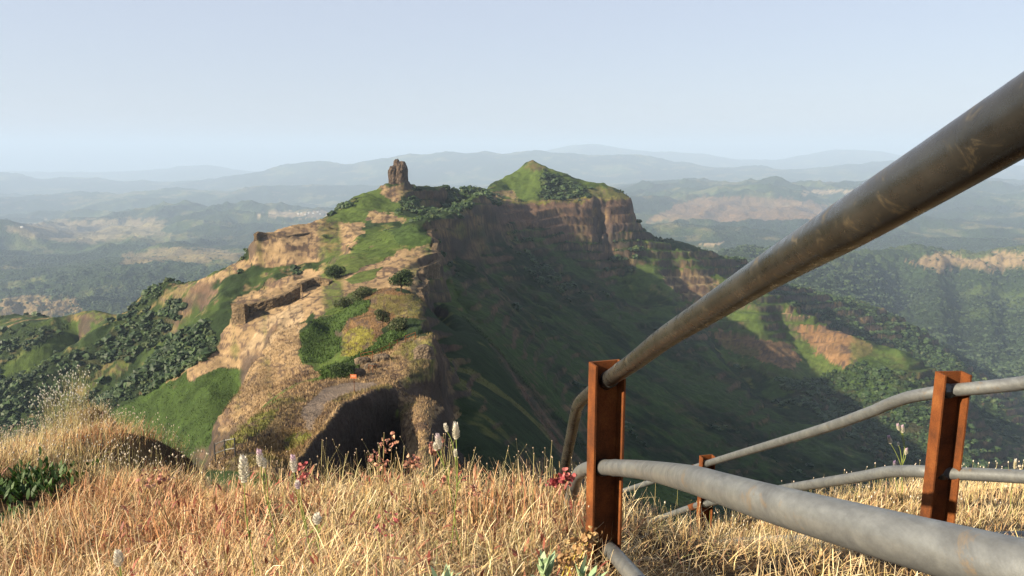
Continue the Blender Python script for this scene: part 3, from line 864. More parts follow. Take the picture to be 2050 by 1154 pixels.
def fg_hit(px, py, d0=1.2, d1=12.0):
    D = np.linspace(d0, d1, 400); r = ray(px, py)
    k = np.where(r[2] * D <= fg_z(r[0] * D, D))[0]
    d = D[k[0]] if len(k) else d1
    return np.array([r[0] * d, d, float(fg_z(np.array([r[0] * d]), np.array([d]))[0])])
_s1, _s2 = fg_hit(50, 985), fg_hit(22, 1058)
SHRUBS = [(_s1[0], _s1[1], 0.24), (_s1[0] + 0.05, _s1[1] - 0.2, 0.16), (_s2[0], _s2[1], 0.15), (_s2[0], _s2[1] - 0.13, 0.10)]
def grass_patch(n, x0, x1, d0, d1, hmin, hmax, wmin, wmax, lean_s, curl_s, power=0.7, probs=None, segs=5, edge_k=1.08, thin=None):
    x, y = scatter_px(n, x0, x1, d0, d1, power)
    px = 1025 + x / y * FPX
    ok = y < edge_depth(px) * edge_k
    # tufts: pull the roots towards clump centres
    for qx_, qy_, qr_ in SHRUBS:
        ok &= (x - qx_) ** 2 + (y - qy_) ** 2 > qr_ ** 2
    cl = fbm(x, y, 0.22, 2, 401)
    ok &= (cl > -0.45) | (rng.random(n) < 0.4)
    x, y = x[ok], y[ok]; n = len(x)
    z = fg_z(x, y) - 0.015
    e_ = 0.06
    sl_ = np.abs(fg_z(x + e_, y) - z - 0.015) / e_
    pq = 1025 + x / y * FPX
    ok = (sl_ < 0.75) | (rng.random(n) < 0.12) | (pq > 300) | (pq < 190)
    x, y, z = x[ok], y[ok], z[ok]; n = len(x)
    az = rng.uniform(0, 2 * np.pi, n)
    bias = fbm(x, y, 0.5, 2, 402) * 2.5
    az = np.where(rng.random(n) < 0.5, bias, az)
    lean = np.minimum(np.abs(rng.normal(0, lean_s, n)), 1.45); curl = np.clip(rng.normal(0.5, curl_s, n), -2.6, 3.2)
    patch = 0.85 + 0.35 * fbm(x, y, 0.35, 2, 403)
    h = rng.uniform(hmin, hmax, n) * patch
    w = rng.uniform(wmin, wmax, n)
    col = straw_cols(n) if probs is None else straw_cols(n, probs)
    red = smooth(-0.3, 0.3, fbm(x, y, 0.5, 2, 404)) * (rng.random(n) < 0.7) * smooth(1300, 1150, 1025 + x / y * FPX)
    col = col * (1 - 0.6 * red[:, None] * np.array([0.30, 0.72, 0.80]))
    V, F, C, tips = ribbons(np.stack([x, y, z], -1), az, lean, curl, h, w, col * np.array([0.55, 0.46, 0.36]), segs, 0.2, np.clip(col * 1.12, 0, 0.95), twist=rng.uniform(0, 2 * np.pi, n))  # roots browner like dead thatch, and darkened to paint shaded gaps
    return V, F, C, tips

parts = []
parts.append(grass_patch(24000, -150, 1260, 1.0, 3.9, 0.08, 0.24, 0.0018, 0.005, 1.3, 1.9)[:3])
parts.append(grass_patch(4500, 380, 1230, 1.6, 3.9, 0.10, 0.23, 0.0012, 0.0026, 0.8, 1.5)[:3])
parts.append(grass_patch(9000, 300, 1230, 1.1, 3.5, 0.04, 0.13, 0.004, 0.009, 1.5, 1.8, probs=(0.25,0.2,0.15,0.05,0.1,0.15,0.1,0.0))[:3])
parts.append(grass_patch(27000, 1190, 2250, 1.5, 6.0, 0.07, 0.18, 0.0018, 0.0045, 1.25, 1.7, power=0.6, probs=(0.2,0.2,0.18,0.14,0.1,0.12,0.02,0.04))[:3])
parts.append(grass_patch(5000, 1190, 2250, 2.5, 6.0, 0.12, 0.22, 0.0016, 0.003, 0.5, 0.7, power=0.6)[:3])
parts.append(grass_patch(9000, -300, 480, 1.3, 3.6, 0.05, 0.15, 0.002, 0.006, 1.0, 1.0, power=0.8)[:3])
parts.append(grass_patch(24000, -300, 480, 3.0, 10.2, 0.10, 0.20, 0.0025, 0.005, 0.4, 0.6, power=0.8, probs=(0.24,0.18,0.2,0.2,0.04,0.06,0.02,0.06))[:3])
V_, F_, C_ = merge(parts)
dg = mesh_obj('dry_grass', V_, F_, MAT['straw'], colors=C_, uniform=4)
tag(dg, kind='stuff')

# thin stems with pale seed heads
def seed_stems(n, x0, x1, d0, d1, hmin, hmax, r0, r1, tint, power=0.8, edge_k=1.05, stem_w=0.0016, elong=1.6):
    x, y = scatter_px(n, x0, x1, d0, d1, power)
    px = 1025 + x / y * FPX
    ok = y < edge_depth(px) * edge_k
    x, y = x[ok], y[ok]; n = len(x)
    z = fg_z(x, y)
    az = rng.uniform(0, 2 * np.pi, n)
    col = np.array([(0.42,0.36,0.16)]) * rng.uniform(0.7, 1.2, (n, 1))
    V, F, C, tips = ribbons(np.stack([x, y, z], -1), az, np.abs(rng.normal(0, 0.18, n)), rng.normal(0.2, 0.3, n), rng.uniform(hmin, hmax, n), np.full(n, stem_w), col, 3, 0.5)
    hv, hf, hc = heads(tips, rng.uniform(r0, r1, n), elong, np.array(tint)[None] * rng.uniform(0.75, 1.1, (n, 1)))
    return (V, F, C), (hv, hf, hc)
sp, hp = [], []
for args in [(3000, -300, 450, 3.6, 9.6, 0.14, 0.25, 0.003, 0.0062, (0.55,0.47,0.36)), (260, 40, 130, 7.0, 9.0, 0.40, 0.60, 0.006, 0.010, (0.55,0.52,0.44)),
             (260, 500, 1230, 1.8, 3.4, 0.16, 0.27, 0.0016, 0.0028, (0.45,0.34,0.24)), (420, 1200, 2250, 3.0, 5.6, 0.14, 0.22, 0.003, 0.0055, (0.52,0.44,0.36))]:
    a_, b_ = seed_stems(*args); sp.append(a_); hp.append(b_)
V_, F_, C_ = merge(sp); V2_, F2_, C2_ = merge(hp)
st = mesh_obj('seeding_grass', V_, F_, MAT['straw'], colors=C_, uniform=4); tag(st, kind='stuff')
sh = mesh_obj('seed_heads', V2_, F2_, MAT['straw'], colors=C2_, uniform=3); tag(sh, kind='stuff')

# broad reddish leaves in the grass
def leaf_batch(x, y, z, size, tint, flat=0.9):
    n = len(x)
    V, F, C, t = ribbons(np.stack([x, y, z], -1), rng.uniform(0, 6.28, n), np.abs(rng.normal(0.7, 0.4, n)), rng.normal(0.4, 0.5, n), size, size * 0.2, tint, 4, 0.1)
    V = V.reshape(n, 5, 2, 3)
    mid = V.mean(2, keepdims=True)
    prof = np.array([0.25, 1.0, 1.25, 1.0, 0.1])[None, :, None, None]
    V = mid + (V - mid) * prof / np.array([1, 0.92, 0.72, 0.5, 0.1])[None, :, None, None]
    return V.reshape(-1, 3), F, C
x, y = scatter_px(950, 150, 1250, 1.4, 3.5, 0.6)
z = fg_z(x, y) + rng.uniform(0.02, 0.12, len(x))
tc_ = 0.62 * np.array([(0.42,0.13,0.08),(0.5,0.22,0.13),(0.30,0.07,0.05),(0.5,0.33,0.15)])[rng.choice(4, len(x))] * rng.uniform(0.7, 1.1, (len(x), 1))
V_, F_, C_ = leaf_batch(x, y, z, rng.uniform(0.022, 0.05, len(x)), tc_)
rl = mesh_obj('red_leaves', V_, F_, MAT['leafy'], colors=C_, uniform=4); tag(rl, kind='stuff')

# ------------------------------------------------------------------ finding the ground
_Z1 = V[..., 2]; _lu0, _lu1 = math.log(11.0), math.log(1300.0)
def land_z(x, y):
    r = (np.log(y) - _lu0) / (_lu1 - _lu0) * (R1 - 1)
    c = (x / y + 1.06) / 2.12 * (C1 - 1)
    r = np.clip(r, 0, R1 - 1.001); c = np.clip(c, 0, C1 - 1.001)
    i = r.astype(int) if isinstance(r, np.ndarray) else int(r)
    j = c.astype(int) if isinstance(c, np.ndarray) else int(c)
    fr, fc = r - i, c - j
    return (_Z1[i, j] * (1 - fc) + _Z1[i, j + 1] * fc) * (1 - fr) + (_Z1[i + 1, j] * (1 - fc) + _Z1[i + 1, j + 1] * fc) * fr

def hit(px, py, d0, d1):
    """the place on the land that the picture point shows, between two distances"""
    D = np.exp(np.linspace(math.log(d0), math.log(d1), 500))
    r = ray(px, py)
    g = land_z(r[0] * D, D)
    below = np.where(r[2] * D <= g)[0]
    k = below[0] if len(below) else int(np.argmin(np.abs(r[2] * D - g)))
    return np.array([r[0] * D[k], D[k], g[k]])

# ------------------------------------------------------------------ stone, trees and bushes
def stone_mat(name, col_a, col_b, scale, bump, brick=0.0):
    m, nt, b = new_mat(name)
    g = N(nt, 'ShaderNodeNewGeometry')
    n1 = N(nt, 'ShaderNodeTexNoise', i_Scale=scale, i_Detail=8.0, i_Roughness=0.7)
    n2 = N(nt, 'ShaderNodeTexNoise', i_Scale=scale * 0.2, i_Detail=4.0)
    vo = N(nt, 'ShaderNodeTexVoronoi', i_Scale=scale * 2.0)
    for n in (n1, n2, vo): nt.links.new(g.outputs['Position'], n.inputs['Vector'])
    c1 = ramp(nt, n1.outputs[0], [(0.32, col_a), (0.68, col_b)])
    k = ramp(nt, vo.outputs['Distance'], [(0.0, 1.1), (0.75, 0.55)])
    c = mixc(nt, 'MULTIPLY', 0.8, c1, k)
    c = mixc(nt, 'MULTIPLY', 1.0, c, ramp(nt, n2.outputs[0], [(0.3, 0.7), (0.7, 1.25)]))
    nt.links.new(c, b.inputs['Base Color'])
    b.inputs['Roughness'].default_value = 0.95
    b.inputs['Specular IOR Level'].default_value = 0.1
    bp = N(nt, 'ShaderNodeBump', i_Strength=1.0, i_Distance=bump)
    nt.links.new(k, bp.inputs['Height'])
    bp2 = N(nt, 'ShaderNodeBump', i_Strength=0.8, i_Distance=bump)
    nt.links.new(n1.outputs[0], bp2.inputs['Height']); nt.links.new(bp.outputs[0], bp2.inputs['Normal'])
    nt.links.new(bp2.outputs[0], b.inputs['Normal'])
    return m
MAT['pillar'] = stone_mat('pinnacle_rock', (0.030, 0.023, 0.022), (0.15, 0.105, 0.072), 0.22, 1.6)
MAT['wall'] = stone_mat('fort_stone', (0.055, 0.04, 0.025), (0.20, 0.14, 0.082), 0.9, 0.4)
MAT['boulder'] = stone_mat('boulder_stone', (0.05, 0.04, 0.035), (0.20, 0.15, 0.10), 1.6, 0.2)
MAT['bark'] = stone_mat('bark', (0.05, 0.035, 0.02), (0.14, 0.10, 0.07), 3.0, 0.05)
MAT['leaf'] = tint_mat('tree_leaf', rough=0.6, transl=0.15, spec=0.25)
MAT['tuft'] = tint_mat('tuft_grass', rough=0.8, transl=0.15, spec=0.1)

def lump(c, rx, ry, rz, nu=40, nv=30, rough=0.12, seed=0, foot=False, taper=0.0, fine=0.5):
    """a weathered rock mass; c is the centre of its foot"""
    th = np.linspace(0, 2 * np.pi, nu, endpoint=False)[None, :]
    ph = np.linspace(0.0, 1.0, nv)[:, None]
    prof = np.where(ph < 0.72, 1.0 - taper * ph, (1 - taper * 0.72) * np.sqrt(np.clip(1 - ((ph - 0.72) / 0.28) ** 2, 0, 1)))
    X = np.cos(th) * prof * rx; Y = np.sin(th) * prof * ry; Zz = ph * rz + 0 * th
    sc = (rx + ry) * 0.5
    nx_ = fbm(c[0] + X, c[1] + Y, sc * 0.9, 5, 500 + seed, z=Zz * 0.45, gain=fine, ridged=True)
    k = 1 + rough * 2.2 * nx_
    X = X * k; Y = Y * k; Zz = Zz * (1 + 0.12 * nx_)
    P = np.stack([c[0] + X, c[1] + Y, c[2] + Zz], -1).reshape(-1, 3)
    F = []
    for i in range(nv - 1):
        for j in range(nu):
            F.append((i * nu + j, i * nu + (j + 1) % nu, (i + 1) * nu + (j + 1) % nu, (i + 1) * nu + j))
    return P, np.array(F)

def join(lst):
    V, F, off = [], [], 0
    for v, f in lst:
        V.append(v); F.append(np.asarray(f) + off); off += len(v)
    return np.vstack(V), np.vstack(F)

b0 = at(797, 378, 561)
m_ = 561 / FPX
pin = join([lump((b0[0] + 6.5 * m_, b0[1], b0[2] - 5), 14.5 * m_, 16 * m_, 5 + 49 * m_, seed=1, rough=0.06, taper=0.10, nu=72, nv=50),
            lump((b0[0] - 7.5 * m_, b0[1] - 1.0, b0[2] - 5), 12.0 * m_, 14 * m_, 5 + 44 * m_, seed=2, rough=0.08, taper=0.22, nu=64, nv=50),
            lump((b0[0] - 1.5 * m_, b0[1] + 2.0, b0[2] - 5), 9.5 * m_, 10 * m_, 5 + 55 * m_, seed=3, rough=0.07, taper=0.30, nu=56, nv=50),
            lump((b0[0] - 2.0 * m_, b0[1] - 0.5, b0[2] - 6), 24.0 * m_, 18 * m_, 5 + 16 * m_, seed=4, rough=0.12, taper=0.55, nu=60, nv=30)])
pinn = mesh_obj('rock_pinnacle', pin[0], pin[1], MAT['pillar'], smooth_shade=False, uniform=4)
tag(pinn, 'tall dark cleft rock pinnacle on the ridge crest left of the green cone hill', 'rock pinnacle')

def wall_strip(name, pts, heights, thick, label, cat='wall', step=2.0, jag=0.35, depth=1.5, mat='wall', seed=0):
    """a dry stone wall along points on the ground, its top broken and uneven"""
    P = []
    for i in range(len(pts) - 1):
        a, b = np.array(pts[i], float), np.array(pts[i + 1], float)
        n = max(2, int(np.linalg.norm(b - a) / step))
        for k in range(n):
            t = k / n
            P.append(np.append(a * (1 - t) + b * t, heights[i] * (1 - t) + heights[i + 1] * t))
    P.append(np.append(np.array(pts[-1], float), heights[-1]))
    P = np.array(P); n = len(P)
    T = np.gradient(P[:, :2], axis=0); T /= np.linalg.norm(T, axis=1, keepdims=True) + 1e-9
    Nn = np.stack([T[:, 1], -T[:, 0]], 1)
    hs = P[:, 3] + jag * fbm(P[:, 0], P[:, 1], step * 2.5, 3, 600 + seed)
    nv = 9
    rows = []
    prof = [(0.62, -1.0)] + [(0.62 - 0.12 * q / (nv - 1), q / (nv - 1)) for q in range(nv)] + [(0.0, 1.02)] + [(-0.5 + 0.0 * q, 1 - q / (nv - 1)) for q in range(nv)] + [(-0.62, -1.0)]
    for off, hh in prof:
        zz = P[:, 2] + np.where(hh < 0, -depth, hs * max(hh, 0))
        rgh = 0.16 * thick * vnoise(P[:, 0] * 1.3 + 9, zz * 1.9 + P[:, 1], 620 + seed)
        o = off * thick * 1.0 + rgh * np.sign(off if off else 1)
        rows.append(np.stack([P[:, 0] + Nn[:, 0] * o, P[:, 1] + Nn[:, 1] * o, zz], -1))
    G = np.array(rows); k = len(rows)
    idx = np.arange(k * n).reshape(k, n)
    F = [tuple(f) for f in np.stack([idx[:-1, :-1], idx[:-1, 1:], idx[1:, 1:], idx[1:, :-1]], -1).reshape(-1, 4)]
    F.append(tuple(idx[:, 0])); F.append(tuple(idx[::-1, -1]))
    o = mesh_obj(name, G.reshape(-1, 3), F, MAT[mat])
    tag(o, label, cat)
    return o

# the angular bastion wall on the left terrace
wB = [at(471,640,247), at(489,642,243), at(493,637,249), at(545,622,251), at(580,611,256), at(600,605,258)]
wall_strip('fort_wall', wB, [5.8, 5.8, 4.4, 4.2, 4.6, 5.6], 2.2, 'weathered brown bastion wall with a square corner tower on the tan terrace', step=1.3, depth=3)
wall_strip('fort_wall', [at(600,592,264), at(612,580,270), at(628,574,273), at(648,573,273), at(663,578,270)], [4.2, 3.4, 3.2, 3.0, 2.6], 2.0, 'curved stretch of brown stone wall behind the angular bastion', step=1.3, depth=2.5, seed=3)
wall_strip('fort_wall', [at(511,478,395), at(517,473,399), at(536,473,401), at(560,479,401), at(592,475,409), at(620,471,417)], [2.2, 2.4, 1.6, 1.2, 1.4, 1.4], 1.6, 'thin broken parapet wall along the top of the left bastion cliff', step=2.0, depth=3, seed=5)
zz = [(866,462,388),(858,470,372),(862,480,362),(874,488,347),(868,506,326),(881,518,314),(872,530,300),(843,541,284),(838,556,268),(853,570,252),(836,588,234),(843,604,222)]
wall_strip('fort_wall', [at(*p) + np.array([0, 0, -0.4]) for p in zz], [1.6] * len(zz), 2.2, 'zigzag parapet wall along the right edge of the ridge above the shaded drop', step=1.6, depth=7, jag=0.5, seed=7)

# trees and bushes
def leaf_cloud(blobs, n, size, tints, seed=0):
    """many small leaf faces through and around a set of uneven blobs"""
    r = np.random.default_rng(seed)
    vol = np.array([b[3] ** 2 for b in blobs]); pick = r.choice(len(blobs), n, p=vol / vol.sum())
    B = np.array(blobs)[pick]
    d = r.normal(size=(n, 3)); d /= np.linalg.norm(d, axis=1, keepdims=True)
    rad = B[:, 3] * (0.55 + 0.5 * r.random(n) ** 0.6)
    c = B[:, :3] + d * rad[:, None] * np.array([1, 1, 0.8])
    a = r.normal(size=(n, 3)) + d * 0.8; a /= np.linalg.norm(a, axis=1, keepdims=True)
    t = np.cross(a, r.normal(size=(n, 3))); t /= np.linalg.norm(t, axis=1, keepdims=True)
    b = np.cross(a, t)
    s = size * r.uniform(0.6, 1.3, (n, 1))
    V = np.stack([c - t * s, c - b * s * 0.6, c + t * s, c + b * s * 0.6], 1).reshape(-1, 3)
    F = np.arange(4 * n).reshape(-1, 4)
    col = np.array(tints)[r.choice(len(tints), n)] * r.uniform(0.7, 1.3, (n, 1))
    return V, F, np.repeat(col, 4, 0)

def tapered(p0, p1, r0, r1, seg=8):
    p0, p1 = np.array(p0, float), np.array(p1, float)
    d = p1 - p0; d /= np.linalg.norm(d)
    a = np.cross(d, [0.3, 1, 0.2]); a /= np.linalg.norm(a); b = np.cross(d, a)
    th = np.linspace(0, 2 * np.pi, seg, endpoint=False)
    ring = lambda p, r: p + r * (np.cos(th)[:, None] * a + np.sin(th)[:, None] * b)
    V = np.vstack([ring(p0, r0), ring((p0 + p1) / 2 + a * r0 * 0.4, (r0 + r1) / 2), ring(p1, r1)])
    F = [(k * seg + j, k * seg + (j + 1) % seg, (k + 1) * seg + (j + 1) % seg, (k + 1) * seg + j) for k in range(2) for j in range(seg)]
    return V, np.array(F)

TG = [(0.022,0.042,0.011),(0.032,0.055,0.014),(0.045,0.072,0.02),(0.016,0.03,0.01)]
TG2 = [(0.045,0.062,0.018),(0.06,0.07,0.026),(0.034,0.05,0.015),(0.072,0.072,0.03)]
def tree(base, w, h, label, cat='tree', name='tree', tints=TG, leaves=2600, trunk=True, seed=0, group=None):
    t = empty(name, base, label, cat, group)
    r = np.random.default_rng(seed + 900)
    blobs = []
    z0 = h * (0.28 if trunk else 0.0)
    for k in range(9):
        a = r.uniform(0, 6.28); q = r.uniform(0.15, 0.34) * w
        blobs.append((math.cos(a) * q, math.sin(a) * q, z0 + r.uniform(0.15, 0.72) * (h - z0), r.uniform(0.13, 0.24) * w))
    blobs.append((0, 0, z0 + 0.6 * (h - z0), 0.25 * w))
    V, F, C = leaf_cloud(blobs, leaves, w * 0.028, tints, seed)
    mesh_obj('crown' if trunk else 'foliage', V, F, MAT['leaf'], parent=t, colors=C, uniform=4)
    limbs = [tapered((0, 0, -0.4), (0.03 * w, 0, z0 + 0.25 * (h - z0)), 0.03 * w, 0.018 * w)]
    for b in blobs[:6]:
        limbs.append(tapered((0.02 * w, 0, z0 * 0.8), (b[0], b[1], b[2]), 0.018 * w, 0.006 * w, 6))
    tv, tf = join(limbs)
    mesh_obj('trunk' if trunk else 'stems', tv, tf, MAT['bark'], parent=t, uniform=4)
    return t
tree(hit(672,556,240,420), 9.0, 5.0, 'dark round bush below the green slope, above the curved wall', 'bush', 'bush', trunk=False, seed=1, leaves=3200)
tree(hit(803,584,180,300), 7.6, 5.4, 'spreading green tree on the ridge top just behind the grassy dome', seed=2, leaves=3200)
tree(hit(726,598,170,300), 6.0, 3.6, 'grey-green bush beside the left shoulder of the grassy dome', 'bush', 'bush', TG2, trunk=False, seed=3)
tree(hit(690,616,170,300), 6.4, 3.2, 'low olive scrub bush at the foot of the dome, above the green gully', 'bush', 'bush', TG2, trunk=False, seed=4)
tree(hit(766,655,120,200), 4.2, 4.0, 'dark rounded tree on the orange grass of the dome', seed=5, tints=TG2, leaves=3000)
tree(hit(798,664,110,200), 5.2, 3.2, 'wide leafy bush right of the dark rounded tree on the dome', 'bush', 'bush', TG2, trunk=False, seed=6, leaves=2800)
tree(hit(786,686,100,180), 3.6, 2.4, 'small bright green bush below the wide bush beside the fence steps', 'bush', 'bush', [(0.07,0.12,0.03),(0.05,0.09,0.02)], trunk=False, seed=7)
tree(hit(688,756,85,140), 3.4, 1.9, 'green shrub at the left end of the rocky knob beside the signboard', 'bush', 'bush', TG, trunk=False, seed=8)
tree(hit(652,478,350,480), 4.6, 2.6, 'small dark shrub on the pale slope right of the left bastion cliff', 'bush', 'bush', TG, trunk=False, seed=9, leaves=900)
tree(hit(993,372,740,880), 6.5, 5.0, 'tiny tree at the left foot of the cone hill against the sky', seed=10, leaves=900)
tree(hit(952,382,640,760), 7.0, 4.6, 'tiny tree on the saddle between the pinnacle and the cone hill', seed=11, leaves=900)
tree(hit(1131,358,860,900), 8.0, 4.0, 'dark shrub on the right shoulder line of the cone hill', 'bush', 'bush', trunk=False, seed=12, leaves=900)

# woods on the slopes: many crowns, nobody could count them
ICO = [(0,0,1),(0.894,0,0.447),(0.276,0.851,0.447),(-0.724,0.526,0.447),(-0.724,-0.526,0.447),(0.276,-0.851,0.447),(0.724,0.526,-0.447),(-0.276,0.851,-0.447),(-0.894,0,-0.447),(-0.276,-0.851,-0.447),(0.724,-0.526,-0.447),(0,0,-1)]
ICOF = [(0,1,2),(0,2,3),(0,3,4),(0,4,5),(0,5,1),(1,6,2),(2,7,3),(3,8,4),(4,9,5),(5,10,1),(6,7,2),(7,8,3),(8,9,4),(9,10,5),(10,6,1),(11,7,6),(11,8,7),(11,9,8),(11,10,9),(11,6,10)]
def ico_sub(v, f):
    v = [Vector(a).normalized() for a in v]; f2, cache = [], {}
    def mid(a, b):
        k = (min(a, b), max(a, b))
        if k not in cache:
            cache[k] = len(v); v.append(((v[a] + v[b]) / 2).normalized())
        return cache[k]
    for a, b, c in f:
        ab, bc, ca = mid(a, b), mid(b, c), mid(c, a)
        f2 += [(a, ab, ca), (ab, b, bc), (ca, bc, c), (ab, bc, ca)]
    return [tuple(a) for a in v], f2
I1v, I1f = ico_sub(ICO, ICOF)
def crowns(P, r, tint, iv, if_, rough=0.35):
    iv = np.array(iv); if_ = np.array(if_); n = len(P)
    k = 1 + rough * rng.uniform(-1, 1, (n, len(iv)))
    a = rng.uniform(0, 6.28, n); ca, sa = np.cos(a)[:, None], np.sin(a)[:, None]
    X = (iv[None, :, 0] * ca - iv[None, :, 1] * sa) * k; Y = (iv[None, :, 0] * sa + iv[None, :, 1] * ca) * k; Zq = iv[None, :, 2] * k * 0.75
    V = P[:, None, :] + np.stack([X, Y, Zq], -1) * r[:, None, None]
    F = (np.arange(n) * len(iv))[:, None, None] + if_[None]
    col = np.repeat(tint[:, None, :] , len(iv), 1) * rng.uniform(0.8, 1.2, (n, len(iv), 1))
    return V.reshape(-1, 3), F.reshape(-1, 3), col.reshape(-1, 3)
def pick(x, y, cov, n, d0, d1, want, extra=None, margin=40):
    """n grid places drawn where want() of the cover is high, evenly over the picture"""
    P = np.stack([x, y, 0 * x], -1)
    wgt = np.where((y > d0) & (y < d1), want, 0.0).ravel()
    wgt = wgt / wgt.sum()
    i = rng.choice(wgt.size, n, p=wgt)
    return i
fw = np.clip(cv[..., 3] - 0.4, 0, 1) ** 1.2 * (y1 / 400.0) ** 0.3 * (0.3 + smooth(-0.2, 0.4, fbm(x1, y1, 30.0, 3, 700)))
ii = pick(x1, y1, cv, 26000, 150, 1290, fw)
Pt = V.reshape(-1, 3)[ii] + rng.uniform(-0.5, 0.5, (len(ii), 3)) * (Pt_s := (V.reshape(-1, 3)[ii][:, 1:2] * 0.006)) * np.array([1, 1, 0])
rr = (0.45 + 2.1 * rng.random(len(ii)) ** 3) * np.interp(Pt[:, 1], [150, 300, 800], [0.6, 1.0, 1.5])
Pt[:, 2] += rr * 0.25
tt = np.array([(0.016,0.032,0.010),(0.022,0.042,0.012),(0.032,0.056,0.016),(0.045,0.062,0.02)])[rng.choice(4, len(ii), p=(0.35,0.35,0.2,0.1))] * rng.uniform(0.8, 1.2, (len(ii), 1))
a_ = crowns(Pt, rr, tt, I1v, I1f, 0.5)
wood = mesh_obj('woodland', a_[0], a_[1], MAT['leaf'], colors=a_[2], uniform=3); tag(wood, kind='stuff')
fw2 = np.clip(cv2[..., 3], 0, 1) * (y2 < 4200) * smooth(-0.5, 0.3, fbm(x2, y2, 150.0, 3, 701))
ii = pick(x2, y2, cv2, 42000, 1295, 4200, fw2)
P2 = np.stack([x2, y2, z2], -1).reshape(-1, 3)[ii]
P2 = P2 + rng.uniform(-0.5, 0.5, (len(ii), 3)) * P2[:, 1:2] * 0.006 * np.array([1, 1, 0])
rr = 2.2 + 3.2 * rng.random(len(ii)) ** 2; P2[:, 2] += 0.5
tt = np.array([(0.020,0.036,0.012),(0.025,0.043,0.014),(0.033,0.053,0.018)])[rng.choice(3, len(ii))] * rng.uniform(0.8, 1.2, (len(ii), 1))
a_ = crowns(P2, rr, tt, ICO, ICOF)
wood2 = mesh_obj('far_woodland', a_[0], a_[1], MAT['leaf'], colors=a_[2], uniform=3); tag(wood2, kind='stuff')

# grass tufts on the near ridge
lum = cv[..., 0]
gw = smooth(0.05, 0.12, lum) * (cv[..., 3] < 0.2) * (n1_[..., 2] > 0.55) * (cv[..., 0] > 1.8 * cv[..., 2])
ii = pick(x1, y1, cv, 42000, 42, 200, gw)
Q = V.reshape(-1, 3)[ii] + rng.uniform(-0.5, 0.5, (len(ii), 3)) * V.reshape(-1, 3)[ii][:, 1:2] * 0.004 * np.array([1, 1, 0])
col = cv.reshape(-1, 4)[ii][:, :3] * rng.uniform(0.6, 1.35, (len(ii), 1))
k_ = np.interp(Q[:, 1], [42, 80, 200], [1.0, 1.2, 1.8])
V_, F_, C_, _t = ribbons(Q - np.array([0, 0, 0.05]), rng.uniform(0, 6.28, len(ii)), np.abs(rng.normal(0, 0.5, len(ii))), rng.normal(0.5, 0.4, len(ii)), rng.uniform(0.15, 0.42, len(ii)) * k_, rng.uniform(0.04, 0.09, len(ii)) * k_, col * 0.85, 2, 0.1, np.clip(col * 1.15, 0, 0.9), twist=rng.uniform(0, 6.28, len(ii)))
rt = mesh_obj('ridge_grass', V_, F_, MAT['tuft'], colors=C_, uniform=4); tag(rt, kind='stuff')
gw = (cv[..., 3] > 0.2) * (cv[..., 3] < 0.5) * 1.0
ii = pick(x1, y1, cv, 26000, 85, 250, gw)
Q = V.reshape(-1, 3)[ii] + rng.uniform(-0.5, 0.5, (len(ii), 3)) * V.reshape(-1, 3)[ii][:, 1:2] * 0.004 * np.array([1, 1, 0])
col = cv.reshape(-1, 4)[ii][:, :3] * rng.uniform(0.7, 1.5, (len(ii), 1))
V_, F_, C_, _t = ribbons(Q, rng.uniform(0, 6.28, len(ii)), np.abs(rng.normal(0.6, 0.5, len(ii))), rng.normal(0.5, 0.4, len(ii)), rng.uniform(0.25, 0.6, len(ii)), rng.uniform(0.12, 0.25, len(ii)), col, 2, 0.3, twist=rng.uniform(0, 6.28, len(ii)))
rt = mesh_obj('green_undergrowth', V_, F_, MAT['tuft'], colors=C_, uniform=4); tag(rt, kind='stuff')

# ------------------------------------------------------------------ steel
def steel_mat():
    m, nt, b = new_mat('galvanised_pipe')
    g = N(nt, 'ShaderNodeNewGeometry')
    tcx = N(nt, 'ShaderNodeTexCoord')
    n1 = N(nt, 'ShaderNodeTexNoise', i_Scale=14.0, i_Detail=6.0, i_Roughness=0.6, i_Distortion=1.2)
    n2 = N(nt, 'ShaderNodeTexNoise', i_Scale=90.0, i_Detail=4.0, i_Roughness=0.7)
    n3 = N(nt, 'ShaderNodeTexNoise', i_Scale=22.0, i_Detail=5.0, i_Roughness=0.75, i_Distortion=0.6)
    mp = N(nt, 'ShaderNodeMapping'); mp.inputs['Scale'].default_value = (1.6, 0.8, 1.0)
    nt.links.new(g.outputs['Position'], mp.inputs['Vector'])
    for n in (n1, n2, n3): nt.links.new(mp.outputs[0], n.inputs['Vector'])
    c = ramp(nt, n1.outputs[0], [(0.30, (0.115, 0.119, 0.122)), (0.5, (0.165, 0.171, 0.171)), (0.72, (0.225, 0.23, 0.22))])
    c = mixc(nt, 'MULTIPLY', 1.0, c, ramp(nt, n2.outputs[0], [(0.35, 0.86), (0.65, 1.08)]))
    st = ramp(nt, n3.outputs[0], [(0.60, 0.0), (0.72, 0.55)])
    c = mixc(nt, 'MIX', st, c, (0.26, 0.17, 0.08))
    nt.links.new(c, b.inputs['Base Color'])
    b.inputs['Metallic'].default_value = 0.55
    r = ramp(nt, n1.outputs[0], [(0.3, 0.55), (0.7, 0.38)])
    nt.links.new(r, b.inputs['Roughness'])
    bp = N(nt, 'ShaderNodeBump', i_Strength=0.25, i_Distance=0.002)
    nt.links.new(n2.outputs[0], bp.inputs['Height']); nt.links.new(bp.outputs[0], b.inputs['Normal'])
    return m
